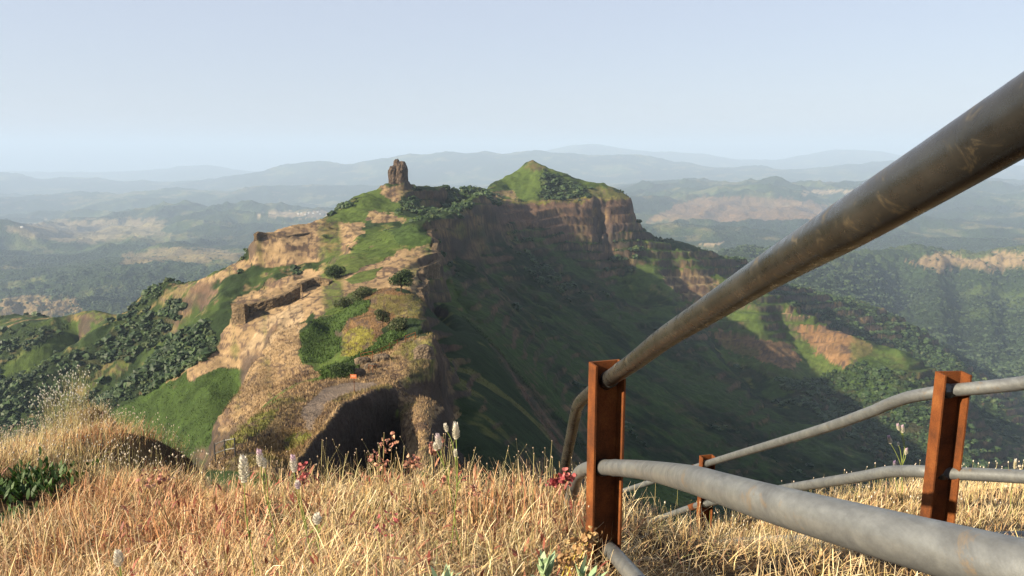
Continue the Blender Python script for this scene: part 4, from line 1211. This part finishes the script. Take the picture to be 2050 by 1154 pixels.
def dark_pipe_mat():  # darker and more metallic than the galvanised pipe, with brown stains
    m, nt, b = new_mat('dark_pipe')
    g = N(nt, 'ShaderNodeNewGeometry')
    n1 = N(nt, 'ShaderNodeTexNoise', i_Scale=9.0, i_Detail=6.0, i_Roughness=0.65)
    n2 = N(nt, 'ShaderNodeTexNoise', i_Scale=42.0, i_Detail=6.0, i_Roughness=0.75, i_Distortion=0.8)
    for n in (n1, n2): nt.links.new(g.outputs['Position'], n.inputs['Vector'])
    c = ramp(nt, n1.outputs[0], [(0.3, (0.042, 0.042, 0.041)), (0.7, (0.10, 0.099, 0.094))])
    st = ramp(nt, n2.outputs[0], [(0.56, 0.0), (0.68, 0.75)])
    c = mixc(nt, 'MIX', st, c, (0.20, 0.16, 0.10))
    nt.links.new(c, b.inputs['Base Color'])
    b.inputs['Metallic'].default_value = 0.75
    nt.links.new(ramp(nt, n2.outputs[0], [(0.4, 0.24), (0.7, 0.5)]), b.inputs['Roughness'])
    return m
def rust_mat():
    m, nt, b = new_mat('rusty_steel')
    g = N(nt, 'ShaderNodeNewGeometry')
    n1 = N(nt, 'ShaderNodeTexNoise', i_Scale=12.0, i_Detail=5.0, i_Roughness=0.6)
    n2 = N(nt, 'ShaderNodeTexNoise', i_Scale=260.0, i_Detail=4.0, i_Roughness=0.8)
    for n in (n1, n2): nt.links.new(g.outputs['Position'], n.inputs['Vector'])
    c = ramp(nt, n1.outputs[0], [(0.3, (0.055, 0.020, 0.009)), (0.55, (0.135, 0.042, 0.012)), (0.75, (0.20, 0.072, 0.020))])
    c = mixc(nt, 'MULTIPLY', 1.0, c, ramp(nt, n2.outputs[0], [(0.35, 0.6), (0.65, 1.2)]))
    nt.links.new(c, b.inputs['Base Color'])
    b.inputs['Roughness'].default_value = 0.9
    b.inputs['Specular IOR Level'].default_value = 0.15
    bp = N(nt, 'ShaderNodeBump', i_Strength=0.7, i_Distance=0.0015)
    nt.links.new(n2.outputs[0], bp.inputs['Height']); nt.links.new(bp.outputs[0], b.inputs['Normal'])
    return m
MAT['steel'] = steel_mat(); MAT['darkpipe'] = dark_pipe_mat(); MAT['rust'] = rust_mat()

def tube(pts, radius, seg=28, n_per=8, cap=True):
    """pts world positions; a smooth pipe through them"""
    C = catmull(pts, n_per)
    T = np.gradient(C, axis=0); T /= np.linalg.norm(T, axis=1, keepdims=True)
    a = np.cross(T[0], [0, 0, 1.0]); a /= np.linalg.norm(a)
    V = []
    th = np.linspace(0, 2 * np.pi, seg, endpoint=False)
    rad = np.full(len(C), float(radius)) if np.isscalar(radius) else np.interp(np.linspace(0, 1, len(C)), np.linspace(0, 1, len(radius)), radius)
    for k in range(len(C)):
        a = a - T[k] * np.dot(a, T[k]); a /= np.linalg.norm(a)
        b = np.cross(T[k], a)
        V.append(C[k] + rad[k] * (np.cos(th)[:, None] * a + np.sin(th)[:, None] * b))
    V = np.vstack(V)
    F = [(k * seg + j, k * seg + (j + 1) % seg, (k + 1) * seg + (j + 1) % seg, (k + 1) * seg + j) for k in range(len(C) - 1) for j in range(seg)]
    if cap:
        F.append(tuple(range(seg - 1, -1, -1))); F.append(tuple(range((len(C) - 1) * seg, len(C) * seg)))
    return V, F

def spline_px(pts):
    """control points (px, py, D) joined smoothly"""
    return [at(*p) for p in pts]

def channel(parent, top, height, rot, web=0.09, flange=0.048, t=0.007, name='post', tilt=(0, 0)):
    """upright U channel, open towards rot (0 = towards the camera, positive = to the right)"""
    prof = [(-web / 2, 0), (web / 2, 0), (web / 2, -flange), (web / 2 - t * 0.8, -flange), (web / 2 - t, -t), (-web / 2 + t, -t), (-web / 2 + t * 0.8, -flange), (-web / 2, -flange)]
    c, s_ = math.cos(rot), math.sin(rot)
    V = []
    nz = 8
    for k in range(nz + 1):
        z = -height * k / nz
        for x_, y_ in prof:
            V.append((top[0] + x_ * c - y_ * s_ + tilt[0] * z, top[1] + x_ * s_ + y_ * c + tilt[1] * z, top[2] + z))
    m = len(prof)
    F = [(k * m + j, (k + 1) * m + j, (k + 1) * m + (j + 1) % m, k * m + (j + 1) % m) for k in range(nz) for j in range(m)]
    F += [(0, 1, 4, 5), (1, 2, 3, 4), (0, 5, 6, 7)]
    b = nz * m
    F += [(b + 5, b + 4, b + 1, b), (b + 4, b + 3, b + 2, b + 1), (b + 7, b + 6, b + 5, b)]
    return mesh_obj(name, np.array(V), F, MAT['rust'], parent=parent)

def pipe(parent, pts, r, name='rail', mat='steel', n_per=8, seg=28):
    V, F = tube(spline_px(pts), r, seg, n_per)
    o = mesh_obj(name, V, F, MAT[mat], parent=parent, smooth_shade=True)
    return o
def collar(parent, a, b, r, name='weld', mat='rust'):
    V, F = tube([at(*a), (at(*a) + at(*b)) / 2, at(*b)], r, 24, 2)
    return mesh_obj(name, V, F, MAT[mat], parent=parent, smooth_shade=True)

PR = 0.0212
near_rail = empty('handrail', (0, 0, 0), 'near handrail of thick pipes, its upper pipe sweeping up past the camera on the right', 'handrail')
p1 = at(1209, 722, 1.98)
channel(near_rail, p1, 0.78, math.radians(17), tilt=(0.0, 0.0))
pipe(near_rail, [(1128,948,2.95),(1140,890,2.8),(1152,832,2.62),(1160,808,2.5),(1178,790,2.35),(1206,769,2.05),(1222,757,1.93),(1270,724,1.62),(1330,678,1.38),(1400,633,1.16),(1540,543,0.85),(1707,444,0.62),(2050,233,0.44),(2500,-50,0.33)], PR, 'upper_rail', 'darkpipe', 10, 40)
pipe(near_rail, [(1138,1015,2.6),(1148,975,2.5),(1158,950,2.35),(1172,940,2.2),(1190,937,2.08),(1208,936,1.95),(1250,938,1.72),(1300,943,1.50),(1380,959,1.08),(1450,980,0.92),(1550,1010,0.77),(1775,1071,0.585),(2050,1143,0.465),(2500,1262,0.36)], PR, 'lower_rail', 'steel', 10, 40)
pipe(near_rail, [(1205,1085,2.05),(1228,1108,1.9),(1250,1133,1.75),(1290,1180,1.5),(1350,1260,1.2)], PR, 'bottom_rail', 'steel')
collar(near_rail, (1229,937,1.84), (1234,937.2,1.815), PR + 0.0011, 'weld', 'steel')
collar(near_rail, (1243,742.5,1.79), (1247,739.5,1.76), PR + 0.0011, 'weld', 'darkpipe')
p0 = at(1128, 948, 2.97)
channel(near_rail, p0, 0.7, math.radians(12), name='post')
collar(near_rail, (1206,769,2.02), (1222,758,1.945), PR + 0.003, 'gap_ring', 'darkpipe')  # dark ring added to stand for the dark gap round the pipe
collar(near_rail, (1199,936.5,2.02), (1209,936,1.955), PR + 0.003, 'gap_ring', 'darkpipe')

far_rail = empty('handrail', (0, 0, 0), 'farther handrail with two rusty channel posts and a bent galvanised pipe', 'handrail')
p2 = at(1899, 743, 2.36)
channel(far_rail, p2, 1.0, math.radians(3), flange=0.052)
p3 = at(1413, 911, 4.65)
channel(far_rail, p3, 0.80, math.radians(12), web=0.092)
pipe(far_rail, [(2400,715,1.75),(2200,742,1.95),(2050,767,2.15),(1960,777,2.27),(1897,783,2.36),(1855,789,2.42),(1815,797,2.5),(1775,811,2.62),(1740,826,2.72),(1640,861,3.1),(1500,903,3.95),(1414,929,4.63),(1390,937,4.85),(1240,986,6.2),(1162,1011,7.0)], PR, 'upper_rail', 'steel', 8, 24)
pipe(far_rail, [(2400,982,1.75),(2200,966,1.95),(2050,955,2.15),(1885,947,2.38),(1840,944,2.45),(1780,945,2.6),(1710,957,2.8),(1570,979,3.4),(1470,996,4.1),(1414,1009,4.6),(1390,1014,4.8),(1240,1066,6.0),(1162,1092,6.7)], PR, 'lower_rail', 'steel', 8, 24)
pipe(far_rail, [(2100,1075,2.3),(1700,1082,3.2),(1560,1080,3.9),(1400,1090,4.6),(1350,1103,4.9),(1240,1134,5.5),(1180,1150,5.9)], PR, 'bottom_rail', 'steel', 6, 20)
for a_, b_ in (((1893,783.5,2.365),(1899,783,2.33)),((1880,947.5,2.40),(1887,947,2.355)),((1412,929.5,4.66),(1416,929,4.6)),((1411,1009.5,4.64),(1415,1009,4.58))):
    collar(far_rail, a_, b_, PR + 0.003, 'gap_ring', 'darkpipe')  # dark rings in place of the open gaps at the pipe holes
collar(far_rail, (1381,1017,4.87), (1392,1013.5,4.78), PR + 0.0025, 'weld', 'rust')
collar(far_rail, (1378,941,4.95), (1390,937,4.85), PR + 0.0025, 'weld', 'rust')

# ------------------------------------------------------------------ flowers and weeds on the hilltop
MAT['petal'] = tint_mat('petal', rough=0.7, transl=0.3, spec=0.2)
MAT['stem'] = tint_mat('stem', rough=0.7, transl=0.1, spec=0.2)
def tinted(V, col):
    return np.tile(np.array(col, np.float32), (len(V), 1))
def bracts(c, axis, L_, Rr, n, col0, col1, seed=0):
    """a plume head: small pointed bracts set in a spiral on a tapering core"""
    r = np.random.default_rng(seed)
    axis = np.array(axis, float); axis /= np.linalg.norm(axis)
    a = np.cross(axis, [0.2, 1, 0.1]); a /= np.linalg.norm(a); b = np.cross(axis, a)
    V, F, C = [], [], []
    for k in range(n):
        t = (k + 0.5) / n
        rad = Rr * (math.sin(math.pi * min(1, 0.16 + 0.78 * t)) ** 0.7)
        th = k * 2.39996
        out = math.cos(th) * a + math.sin(th) * b
        p = c + axis * (t * L_) + out * rad * 0.45
        tip = p + (out * (0.9 - 0.5 * t) + axis * (0.7 + 0.8 * t)) * Rr * r.uniform(0.55, 0.85)
        sd = np.cross(out, axis) * Rr * 0.26
        m = (p + tip) / 2 + out * Rr * 0.12
        i = len(V)
        V += [p - sd * 0.5, p + sd * 0.5, m + sd, tip, m - sd]
        F += [(i, i + 1, i + 2, i + 4), (i + 4, i + 2, i + 3, i + 3)]
        q = min(1, max(0, (t - 0.62) * 4)) if col1 is not None else 0
        cc = np.array(col0) * (1 - q) + np.array(col1 if col1 is not None else col0) * q
        cc = cc * r.uniform(0.85, 1.05)
        C += [cc * 0.9, cc * 0.9, cc, cc * 1.05, cc]
    core, cf = tapered(c - axis * L_ * 0.02, c + axis * L_ * 0.93, Rr * 0.5, Rr * 0.3, 8)
    F = [f if f[2] != f[3] else f[:3] for f in F]
    F = F + [tuple(q + len(V) for q in f) for f in cf]
    C = C + [np.array(col0) * 0.8] * len(core)
    return np.vstack([np.array(V), core]), F, np.array(C)

def flower_plant(name, label, base, stems, cat='flower', group='plume flowers in the dry grass'):
    """stems: list of (list of (px,py,D), head length in m, head radius, base colour, tip colour)"""
    B = at(*base)
    t = empty(name, B, label, cat, group)
    for k, (pts, Lh, Rh, c0, c1) in enumerate(stems):
        P = [at(*p) - B for p in pts]
        V, F = tube(P, [0.0016, 0.0012, 0.001], 7, 5)
        mesh_obj('stem', V, F, MAT['stem'], parent=t, colors=tinted(V, (0.20, 0.24, 0.06)), smooth_shade=True)
        if Lh:
            ax = P[-1] - P[-2]; ax = ax / np.linalg.norm(ax) + np.array([0, 0, 0.6])
            V, F, C = bracts(P[-1], ax, Lh, Rh, 70 if Lh > 0.02 else 34, c0, c1, seed=k + int(base[0]))
            mesh_obj('flower_head', V, F, MAT['petal'], parent=t, colors=C)
    # narrow leaves low on the first stem
    pts = [at(*p) - B for p in stems[0][0]]
    r = np.random.default_rng(int(base[0]))
    Ls = []
    C0 = catmull(pts, 6)
    idx = r.integers(0, max(2, int(len(C0) * 0.7)), 7)
    root = C0[idx]
    V, F, C, _ = ribbons(root, r.uniform(0, 6.28, 7), r.uniform(0.5, 1.0, 7), r.uniform(0.2, 0.8, 7), r.uniform(0.02, 0.05, 7), r.uniform(0.003, 0.006, 7), np.tile(np.array([(0.13, 0.17, 0.04)]), (7, 1)), 3, 0.1)
    for q in range(7):
        mesh_obj('leaf', V[q * 8:(q + 1) * 8], F[q * 3:(q + 1) * 3] - q * 8, MAT['stem'], parent=t, colors=C[q * 8:(q + 1) * 8], uniform=4)
    return t
W0 = (0.62, 0.58, 0.47); W1 = (0.64, 0.60, 0.52); PK = (0.54, 0.40, 0.48)
flower_plant('plume_flower', 'tallest thick creamy plume flower, leftmost of the row before the dark knoll', (515,1190,1.50),
    [([(515,1190,1.50),(503,1100,1.50),(492,1030,1.50),(489,964,1.50)], 0.050, 0.0125, W0, W1)])
flower_plant('plume_flower', 'pink-tipped plume flower with a smaller side bud, right of the thick creamy one', (566,1170,1.78),
    [([(566,1170,1.78),(548,1060,1.8),(531,990,1.8),(522,932,1.8)], 0.036, 0.0105, W1, PK), ([(537,1010,1.8),(535,975,1.8),(530,936,1.8)], 0.019, 0.008, W0, W1)])
flower_plant('plume_flower', 'pink-tipped plume flower with a pale half-open head lower on its stem, beside red leaves', (632,1160,1.78),
    [([(632,1160,1.78),(612,1060,1.8),(594,985,1.8),(589,944,1.8)], 0.038, 0.0105, W1, PK), ([(615,1060,1.78),(604,1010,1.78),(597,978,1.78)], 0.016, 0.009, (0.55,0.45,0.5), W1)])
flower_plant('plume_flower', 'short round white flower low at the bottom left of the dry grass', (247,1200,1.66),
    [([(247,1200,1.66),(243,1160,1.66),(239,1132,1.66)], 0.030, 0.013, W1, W1)])
flower_plant('plume_flower', 'tall branching flower stalk with three creamy heads standing before the dark cliff foot', (902,1110,1.9),
    [([(902,1110,1.9),(910,1030,1.9),(916,950,1.9),(913,878,1.9)], 0.036, 0.0115, W0, W1), ([(914,930,1.9),(905,885,1.9),(895,864,1.9)], 0.018, 0.0075, W0, W1), ([(915,985,1.9),(914,950,1.88),(912,914,1.88)], 0.016, 0.007, W0, W1)])
flower_plant('plume_flower', 'pale leaning flower with a small bud among dusky pink leaves, left of the tall stalk', (918,1090,1.98),
    [([(918,1090,1.98),(905,1000,1.98),(890,935,1.98),(880,897,1.98)], 0.034, 0.011, W1, (0.6,0.5,0.5)), ([(890,935,1.98),(880,915,1.98),(874,901,1.98)], 0.016, 0.009, W0, W1)])
flower_plant('plume_flower', 'slender branching stalk of pink-tipped buds beyond the far lower pipe beside the rusty post', (1806,1010,2.95),
    [([(1806,1010,2.95),(1806,940,2.95),(1811,895,2.95),(1807,866,2.95)], 0.026, 0.0095, W0, PK), ([(1809,895,2.95),(1806,872,2.95),(1800,861,2.95)], 0.022, 0.0085, W0, PK),
     ([(1805,935,2.95),(1795,910,2.95),(1783,888,2.95)], 0.030, 0.0095, W0, PK), ([(1806,930,2.95),(1803,905,2.95),(1799,892,2.95)], 0.010, 0.006, W1, W1), ([(1807,930,2.95),(1812,918,2.95),(1813,910,2.95)], 0.022, 0.009, W0, PK),
     ([(1800,1000,2.95),(1793,960,2.95),(1791,938,2.95)], 0.028, 0.0085, (0.3,0.28,0.28), (0.3,0.22,0.34))])
flower_plant('plume_flower', 'small ragged white flower half buried in the grass below the red-leaved weeds', (640,1120,1.75),
    [([(640,1120,1.75),(637,1080,1.75),(635,1048,1.75)], 0.018, 0.013, W1, W1)])
flower_plant('plume_flower', 'single pale pointed flower spike above the far lower pipe at the right edge', (2022,1030,3.2),
    [([(2022,1030,3.2),(2026,970,3.2),(2031,938,3.2)], 0.040, 0.009, (0.5,0.45,0.3), W1)])

def weed(label, base, tips, col, leaf, n, cat='weed', spread=0.02, seed=0, name='red_weed', group='dry weeds with coloured leaf clusters', stem_col=(0.22, 0.15, 0.07)):
    """a stiff weed: stems ending in clusters of round leaves"""
    B = at(*base); t = empty(name, B, label, cat, group)
    r = np.random.default_rng(seed + 50)
    Vs, Fs, off = [], [], 0
    cl = []
    for tp in tips:
        P = [np.zeros(3), (at(*tp) - B) * 0.5 + r.normal(0, 0.008, 3), at(*tp) - B]
        V, F = tube(P, [0.0018, 0.0013, 0.001], 6, 5, cap=False)
        Vs.append(V); Fs += [tuple(q + off for q in f) for f in F]; off += len(V)
        for k in range(n * 2):
            cl.append(P[-1] + r.normal(0, spread * 0.9, 3) * np.array([1, 1, 0.9]))
    mesh_obj('stem', np.vstack(Vs), Fs, MAT['stem'], parent=t, colors=tinted(np.vstack(Vs), stem_col), smooth_shade=True)
    cl = np.array(cl); m = len(cl)
    nv = 8; th = np.linspace(0, 2 * np.pi, nv, endpoint=False)
    A = r.normal(size=(m, 3)); A /= np.linalg.norm(A, axis=1, keepdims=True)
    T = np.cross(A, r.normal(size=(m, 3))); T /= np.linalg.norm(T, axis=1, keepdims=True); Bb = np.cross(A, T)
    s_ = leaf * r.uniform(0.4, 0.9, (m, 1, 1))
    V = cl[:, None, :] + (np.cos(th)[None, :, None] * T[:, None, :] * 1.2 + np.sin(th)[None, :, None] * Bb[:, None, :] * 0.8) * s_ + (np.cos(2 * th)[None, :, None]) * A[:, None, :] * s_ * 0.25
    V = np.concatenate([V, cl[:, None, :] - A[:, None, :] * s_ * 0.25], 1)
    F = [(k * (nv + 1) + j, k * (nv + 1) + (j + 1) % nv, k * (nv + 1) + nv) for k in range(m) for j in range(nv)]
    C = np.repeat(np.array(col)[r.choice(len(col), m)] * r.uniform(0.7, 1.2, (m, 1)), nv + 1, 0)
    V = V.reshape(-1, 3); F = np.array(F); nt_ = len(tips)
    for q in range(nt_):
        n2 = n * 2; a0, a1 = q * n2 * (nv + 1), (q + 1) * n2 * (nv + 1)
        mesh_obj('leaf_cluster', V[a0:a1], F[q * n2 * nv:(q + 1) * n2 * nv] - a0, MAT['leafy'], parent=t, colors=C[a0:a1], uniform=3)
    return t
RED = [(0.34,0.06,0.07),(0.42,0.13,0.12),(0.25,0.05,0.05)]
DUSK = [(0.36,0.16,0.12),(0.42,0.24,0.15),(0.28,0.12,0.08)]
weed('dusky pink weed with curled leaves rising against the dark wall of the knoll', (765,1040,2.2), [(770,893,2.2),(752,912,2.2),(784,886,2.2),(768,930,2.2)], DUSK, 0.008, 6, spread=0.012, seed=1)
weed('crimson-headed weed beside the rusty rear post at the left of the near handrail', (1130,1050,2.1), [(1130,954,2.1),(1122,962,2.1),(1140,958,2.1),(1106,966,2.1)], RED, 0.010, 10, spread=0.009, seed=2)
weed('dark red weed tucked behind the pink-tipped flower with the lower head', (605,1040,1.95), [(605,935,1.95),(610,955,1.95),(602,962,1.95)], RED, 0.008, 7, spread=0.008, seed=3)
weed('dusky pink leaves around the pale leaning flower', (890,1040,2.05), [(868,898,2.05),(884,890,2.05),(872,908,2.05)], DUSK, 0.008, 8, spread=0.010, seed=4)
weed('withered rust-brown weed head over the seeding grass on the left', (345,1060,2.3), [(312,955,2.3),(325,960,2.3),(300,962,2.3)], DUSK, 0.010, 7, spread=0.016, seed=5)
weed('withered tan seed cluster on a yellow stalk at the foot of the rusty near post', (1130,1190,1.45), [(1172,1082,1.45),(1182,1074,1.45),(1160,1090,1.45),(1140,1118,1.45),(1130,1125,1.45)], [(0.36,0.22,0.10),(0.26,0.15,0.07),(0.42,0.28,0.13)], 0.0085, 14, spread=0.011, seed=6, name='dried_weed', stem_col=(0.4, 0.3, 0.06))
weed('low red-leaved weed in the middle of the dry grass', (772,1120,1.7), [(775,1035,1.7),(764,1050,1.7),(782,1062,1.7)], RED, 0.007, 4, spread=0.018, seed=7)
weed('pinkish weed with nodding heads right of the dark wall foot', (846,1050,2.1), [(820,925,2.1),(832,920,2.1),(826,935,2.1)], DUSK, 0.009, 7, spread=0.010, seed=8)
weed('pair of dusky pink heads left of the tall branching stalk', (960,1050,2.2), [(952,985,2.2),(945,978,2.2),(890,960,2.2)], DUSK, 0.009, 7, spread=0.010, seed=9)

def leafy_plant(label, base, n, Lf, wf, col, up, name='pale_leaved_plant', seed=0, cat='plant', group=None, spread=0.01):
    B = np.array(base, float) if cat == 'shrub' else at(*base)
    t = empty(name, B, label, cat, group)
    r = np.random.default_rng(seed + 70)
    root = np.stack([r.normal(0, spread, n), r.normal(0, spread, n), r.uniform(0, up, n)], -1)
    tint = np.array(col)[r.choice(len(col), n)] * r.uniform(0.85, 1.1, (n, 1))
    V, F, C, _ = ribbons(root, r.uniform(0, 6.28, n), r.uniform(0.1, 0.7, n), r.uniform(0.0, 0.7, n), Lf * r.uniform(0.6, 1.1, n), np.full(n, wf), tint, 6, 1.0)
    V = V.reshape(n, 7, 2, 3); mid = V.mean(2, keepdims=True)
    prof = np.array([0.35, 0.75, 1.0, 1.05, 0.9, 0.55, 0.06])[None, :, None, None]
    V = (mid + (V - mid) * prof).reshape(-1, 3)
    mesh_obj('foliage', V, F, MAT['leafy'], parent=t, colors=C, uniform=4)
    sv, sf = tube([(0, 0, -0.04), (0.002, 0, up * 0.5), (0, 0.002, up)], 0.003, 8, 3)
    mesh_obj('stem', sv, sf, MAT['stem'], parent=t, colors=tinted(sv, (0.2, 0.22, 0.08)))
    return t
PG = [(0.27,0.36,0.20),(0.32,0.40,0.24),(0.22,0.31,0.17)]
leafy_plant('pale green plant with upright tongue-shaped leaves, left of the tan seed cluster', (1088,1175,1.35), 13, 0.062, 0.016, PG, 0.035, seed=1, group='pale plants at the bottom edge')
leafy_plant('pale green plant with upright leaves at the foot of the rusty near post', (1172,1190,1.32), 11, 0.058, 0.014, PG, 0.03, seed=2, group='pale plants at the bottom edge')
leafy_plant('small pale green plant just showing at the bottom edge below the tall branching flower', (892,1180,1.4), 9, 0.045, 0.013, PG, 0.02, seed=3, group='pale plants at the bottom edge')
GL = [(0.035,0.075,0.015),(0.05,0.10,0.02),(0.025,0.055,0.012)]
leafy_plant('dark green leafy shrub at the left edge between tan grass bands', tuple(_s1), 420, 0.055, 0.017, GL, 0.05, seed=4, name='leafy_shrub', cat='shrub', spread=0.11)
leafy_plant('lower dark green leafy weed in the bottom left corner grass', tuple(_s2), 200, 0.045, 0.014, GL, 0.04, seed=5, name='leafy_shrub', cat='shrub', spread=0.065)
leafy_plant('slim green sapling in front of the dark side of the left mound', (226,925,6.6), 16, 0.09, 0.018, [(0.07,0.10,0.03)], 0.20, seed=6, name='sapling', cat='plant', spread=0.006)

# ------------------------------------------------------------------ signboard, step railings, stones, far houses
m, nt, b = new_mat('sign_paint')
g = N(nt, 'ShaderNodeNewGeometry'); n1 = N(nt, 'ShaderNodeTexNoise', i_Scale=3.0, i_Detail=5.0); nt.links.new(g.outputs['Position'], n1.inputs['Vector'])
nt.links.new(ramp(nt, n1.outputs[0], [(0.3, (0.30, 0.075, 0.02)), (0.7, (0.45, 0.13, 0.035))]), b.inputs['Base Color']); b.inputs['Roughness'].default_value = 0.7
MAT['sign'] = m
m, nt, b = new_mat('sign_lettering')
g = N(nt, 'ShaderNodeNewGeometry'); n1 = N(nt, 'ShaderNodeTexNoise', i_Scale=20.0); nt.links.new(g.outputs['Position'], n1.inputs['Vector'])
nt.links.new(ramp(nt, n1.outputs[0], [(0.3, (0.5, 0.45, 0.36)), (0.7, (0.62, 0.56, 0.45))]), b.inputs['Base Color']); MAT['letters'] = m

def box(c, dx, dy, dz, rot=0.0):
    v = []
    for sz in (-1, 1):
        for sx, sy in ((-1, -1), (1, -1), (1, 1), (-1, 1)):
            x_, y_ = sx * dx / 2, sy * dy / 2
            v.append((c[0] + x_ * math.cos(rot) - y_ * math.sin(rot), c[1] + x_ * math.sin(rot) + y_ * math.cos(rot), c[2] + sz * dz / 2))
    return np.array(v), np.array([(0, 3, 2, 1), (4, 5, 6, 7), (0, 1, 5, 4), (1, 2, 6, 5), (2, 3, 7, 6), (3, 0, 4, 7)])
hb_ = hit(710, 789, 55, 100)
k = hb_[1] / FPX
sg = empty('signboard', hb_, 'rust-orange signboard on a thin post at the edge of the gravel path', 'sign')
V, F = tapered((0, 0, -0.4), (0, 0, 34 * k), 0.035, 0.03, 8); mesh_obj('post', V, F, MAT['rust'], parent=sg, uniform=4)
V, F = box((-0.05, -0.04, 38 * k), 13.5 * k, 0.03, 9 * k, -0.1); mesh_obj('board', V, F, MAT['sign'], parent=sg, uniform=4)
ms = []
for i, wd in enumerate((0.9, 1.2, 0.7, 1.0, 0.8)):                      # a line of faded pale letters, too worn to read
    ms.append(box((-0.05 + (i - 2) * 1.9 * k, -0.062 + (i - 2) * -0.1 * 1.9 * k, 38.8 * k), wd * k, 0.008, 1.6 * k, -0.1))
for V, F in ms: mesh_obj('letter', V, F, MAT['letters'], parent=sg, uniform=4)

def rail_run(label, pts, h, rails=(0.95, 0.5), r=0.05, mat='rust'):
    t = empty('step_railing', pts[0], label, 'railing', 'railings along the ridge steps')
    P = [np.array(p) - np.array(pts[0]) for p in pts]
    for p in P:
        V, F = tapered(p + np.array([0, 0, -0.4]), p + np.array([0, 0, h]), r, r, 6)
        mesh_obj('post', V, F, MAT[mat], parent=t, uniform=4)
    for q in rails:
        V, F = tube([p + np.array([0, 0, h * q]) for p in P], r * 0.7, 6, 1)
        mesh_obj('rail', V, F, MAT[mat], parent=t)
    return t
rail_run('low rusty railing along the steps left of the rocky knob', [hit(px_, py_, 80, 140) for px_, py_ in ((723,722),(746,718),(764,712),(780,706))], 1.15)
rail_run('rusty railing climbing the steps at the top of the rocky knob', [hit(px_, py_, 85, 150) for px_, py_ in ((780,702),(796,694),(812,686),(832,680))], 1.15)
rail_run('short iron railing on the pale slope above the gravel path', [hit(px_, py_, 75, 130) for px_, py_ in ((739,745),(747,747),(753,746))], 1.0, rails=(0.9,))
q0 = [hit(px_, py_, 35, 70) for px_, py_ in ((432,926),(452,918),(472,915))]
rail_run('dark iron railing on the lower path left of the knoll', q0, 1.3, rails=(0.95, 0.45), mat='darkpipe')

bl = [((726,730),1.4,1.0,'dark fallen boulder below the low rusty railing'),((742,738),1.1,0.7,'smaller dark boulder beside the short iron railing'),((764,722),1.5,0.8,'flat dark boulder at the foot of the steps on the knob'),
      ((716,752),1.2,0.9,'dark boulder just right of the signboard'),((848,712),1.6,1.4,'square brown boulder on the right edge of the knob')]
for i, ((px_, py_), w_, h_, lb) in enumerate(bl):
    c = hit(px_, py_, 75, 140)
    V, F = lump((0, 0, -0.4), w_ * 0.8, w_ * 0.6, h_ + 0.4, 22, 14, rough=0.14, seed=20 + i, taper=0.2)
    o = mesh_obj('boulder', V, F, MAT['boulder'], uniform=4); o.location = Vector([float(a) for a in c]); tag(o, lb, 'boulder', 'fallen boulders on the knob')

# a hamlet in the far valley
m, nt, b = new_mat('whitewash'); b.inputs['Roughness'].default_value = 0.9
g = N(nt, 'ShaderNodeNewGeometry'); n1 = N(nt, 'ShaderNodeTexNoise', i_Scale=0.3); nt.links.new(g.outputs['Position'], n1.inputs['Vector'])
nt.links.new(ramp(nt, n1.outputs[0], [(0.3, (0.38, 0.36, 0.33)), (0.7, (0.48, 0.46, 0.43))]), b.inputs['Base Color']); MAT['white'] = m
_Z2 = z2
def far_z(x, y):
    r = (math.log(y) - math.log(1290.0)) / (math.log(42000.0) - math.log(1290.0)) * (R2 - 1)
    c = (x / y + 1.06) / 2.12 * (C2 - 1)
    i, j = int(min(max(r, 0), R2 - 2)), int(min(max(c, 0), C2 - 2))
    return float(_Z2[i:i + 2, j:j + 2].max())
def far_hit(px, py, d0, d1):
    D = np.exp(np.linspace(math.log(d0), math.log(d1), 300)); r = ray(px, py)
    for d in D:
        if r[2] * d <= far_z(r[0] * d, d): break
    return np.array([r[0] * d, d, far_z(r[0] * d, d)])
for i, (px_, py_) in enumerate([(597,430),(603,428),(611,431),(618,428),(627,430),(636,427),(641,430),(44,459)]):
    c = far_hit(px_, py_, 3500, 12000)
    t = empty('village_house', c, (['leftmost', 'second from the left', 'third from the left', 'middle', 'third from the right', 'second from the right', 'rightmost', ''][i] + ' of the tiny white houses in the far valley') if px_ > 100 else 'tiny lone white house in the pale fields at the far left', 'house', 'houses of the far hamlet' if px_ > 100 else None)
    V, F = box((0, 0, 2), 13, 8, 8); mesh_obj('wall', V, F, MAT['white'], parent=t, uniform=4)
    V = np.array([(-7, -5, 6), (7, -5, 6), (7, 5, 6), (-7, 5, 6), (-7, 0, 9), (7, 0, 9)]); mesh_obj('roof', V, [(0, 1, 5, 4), (2, 3, 4, 5), (0, 4, 3), (1, 2, 5), (0, 3, 2, 1)], MAT['white'], parent=t)
#==REST==
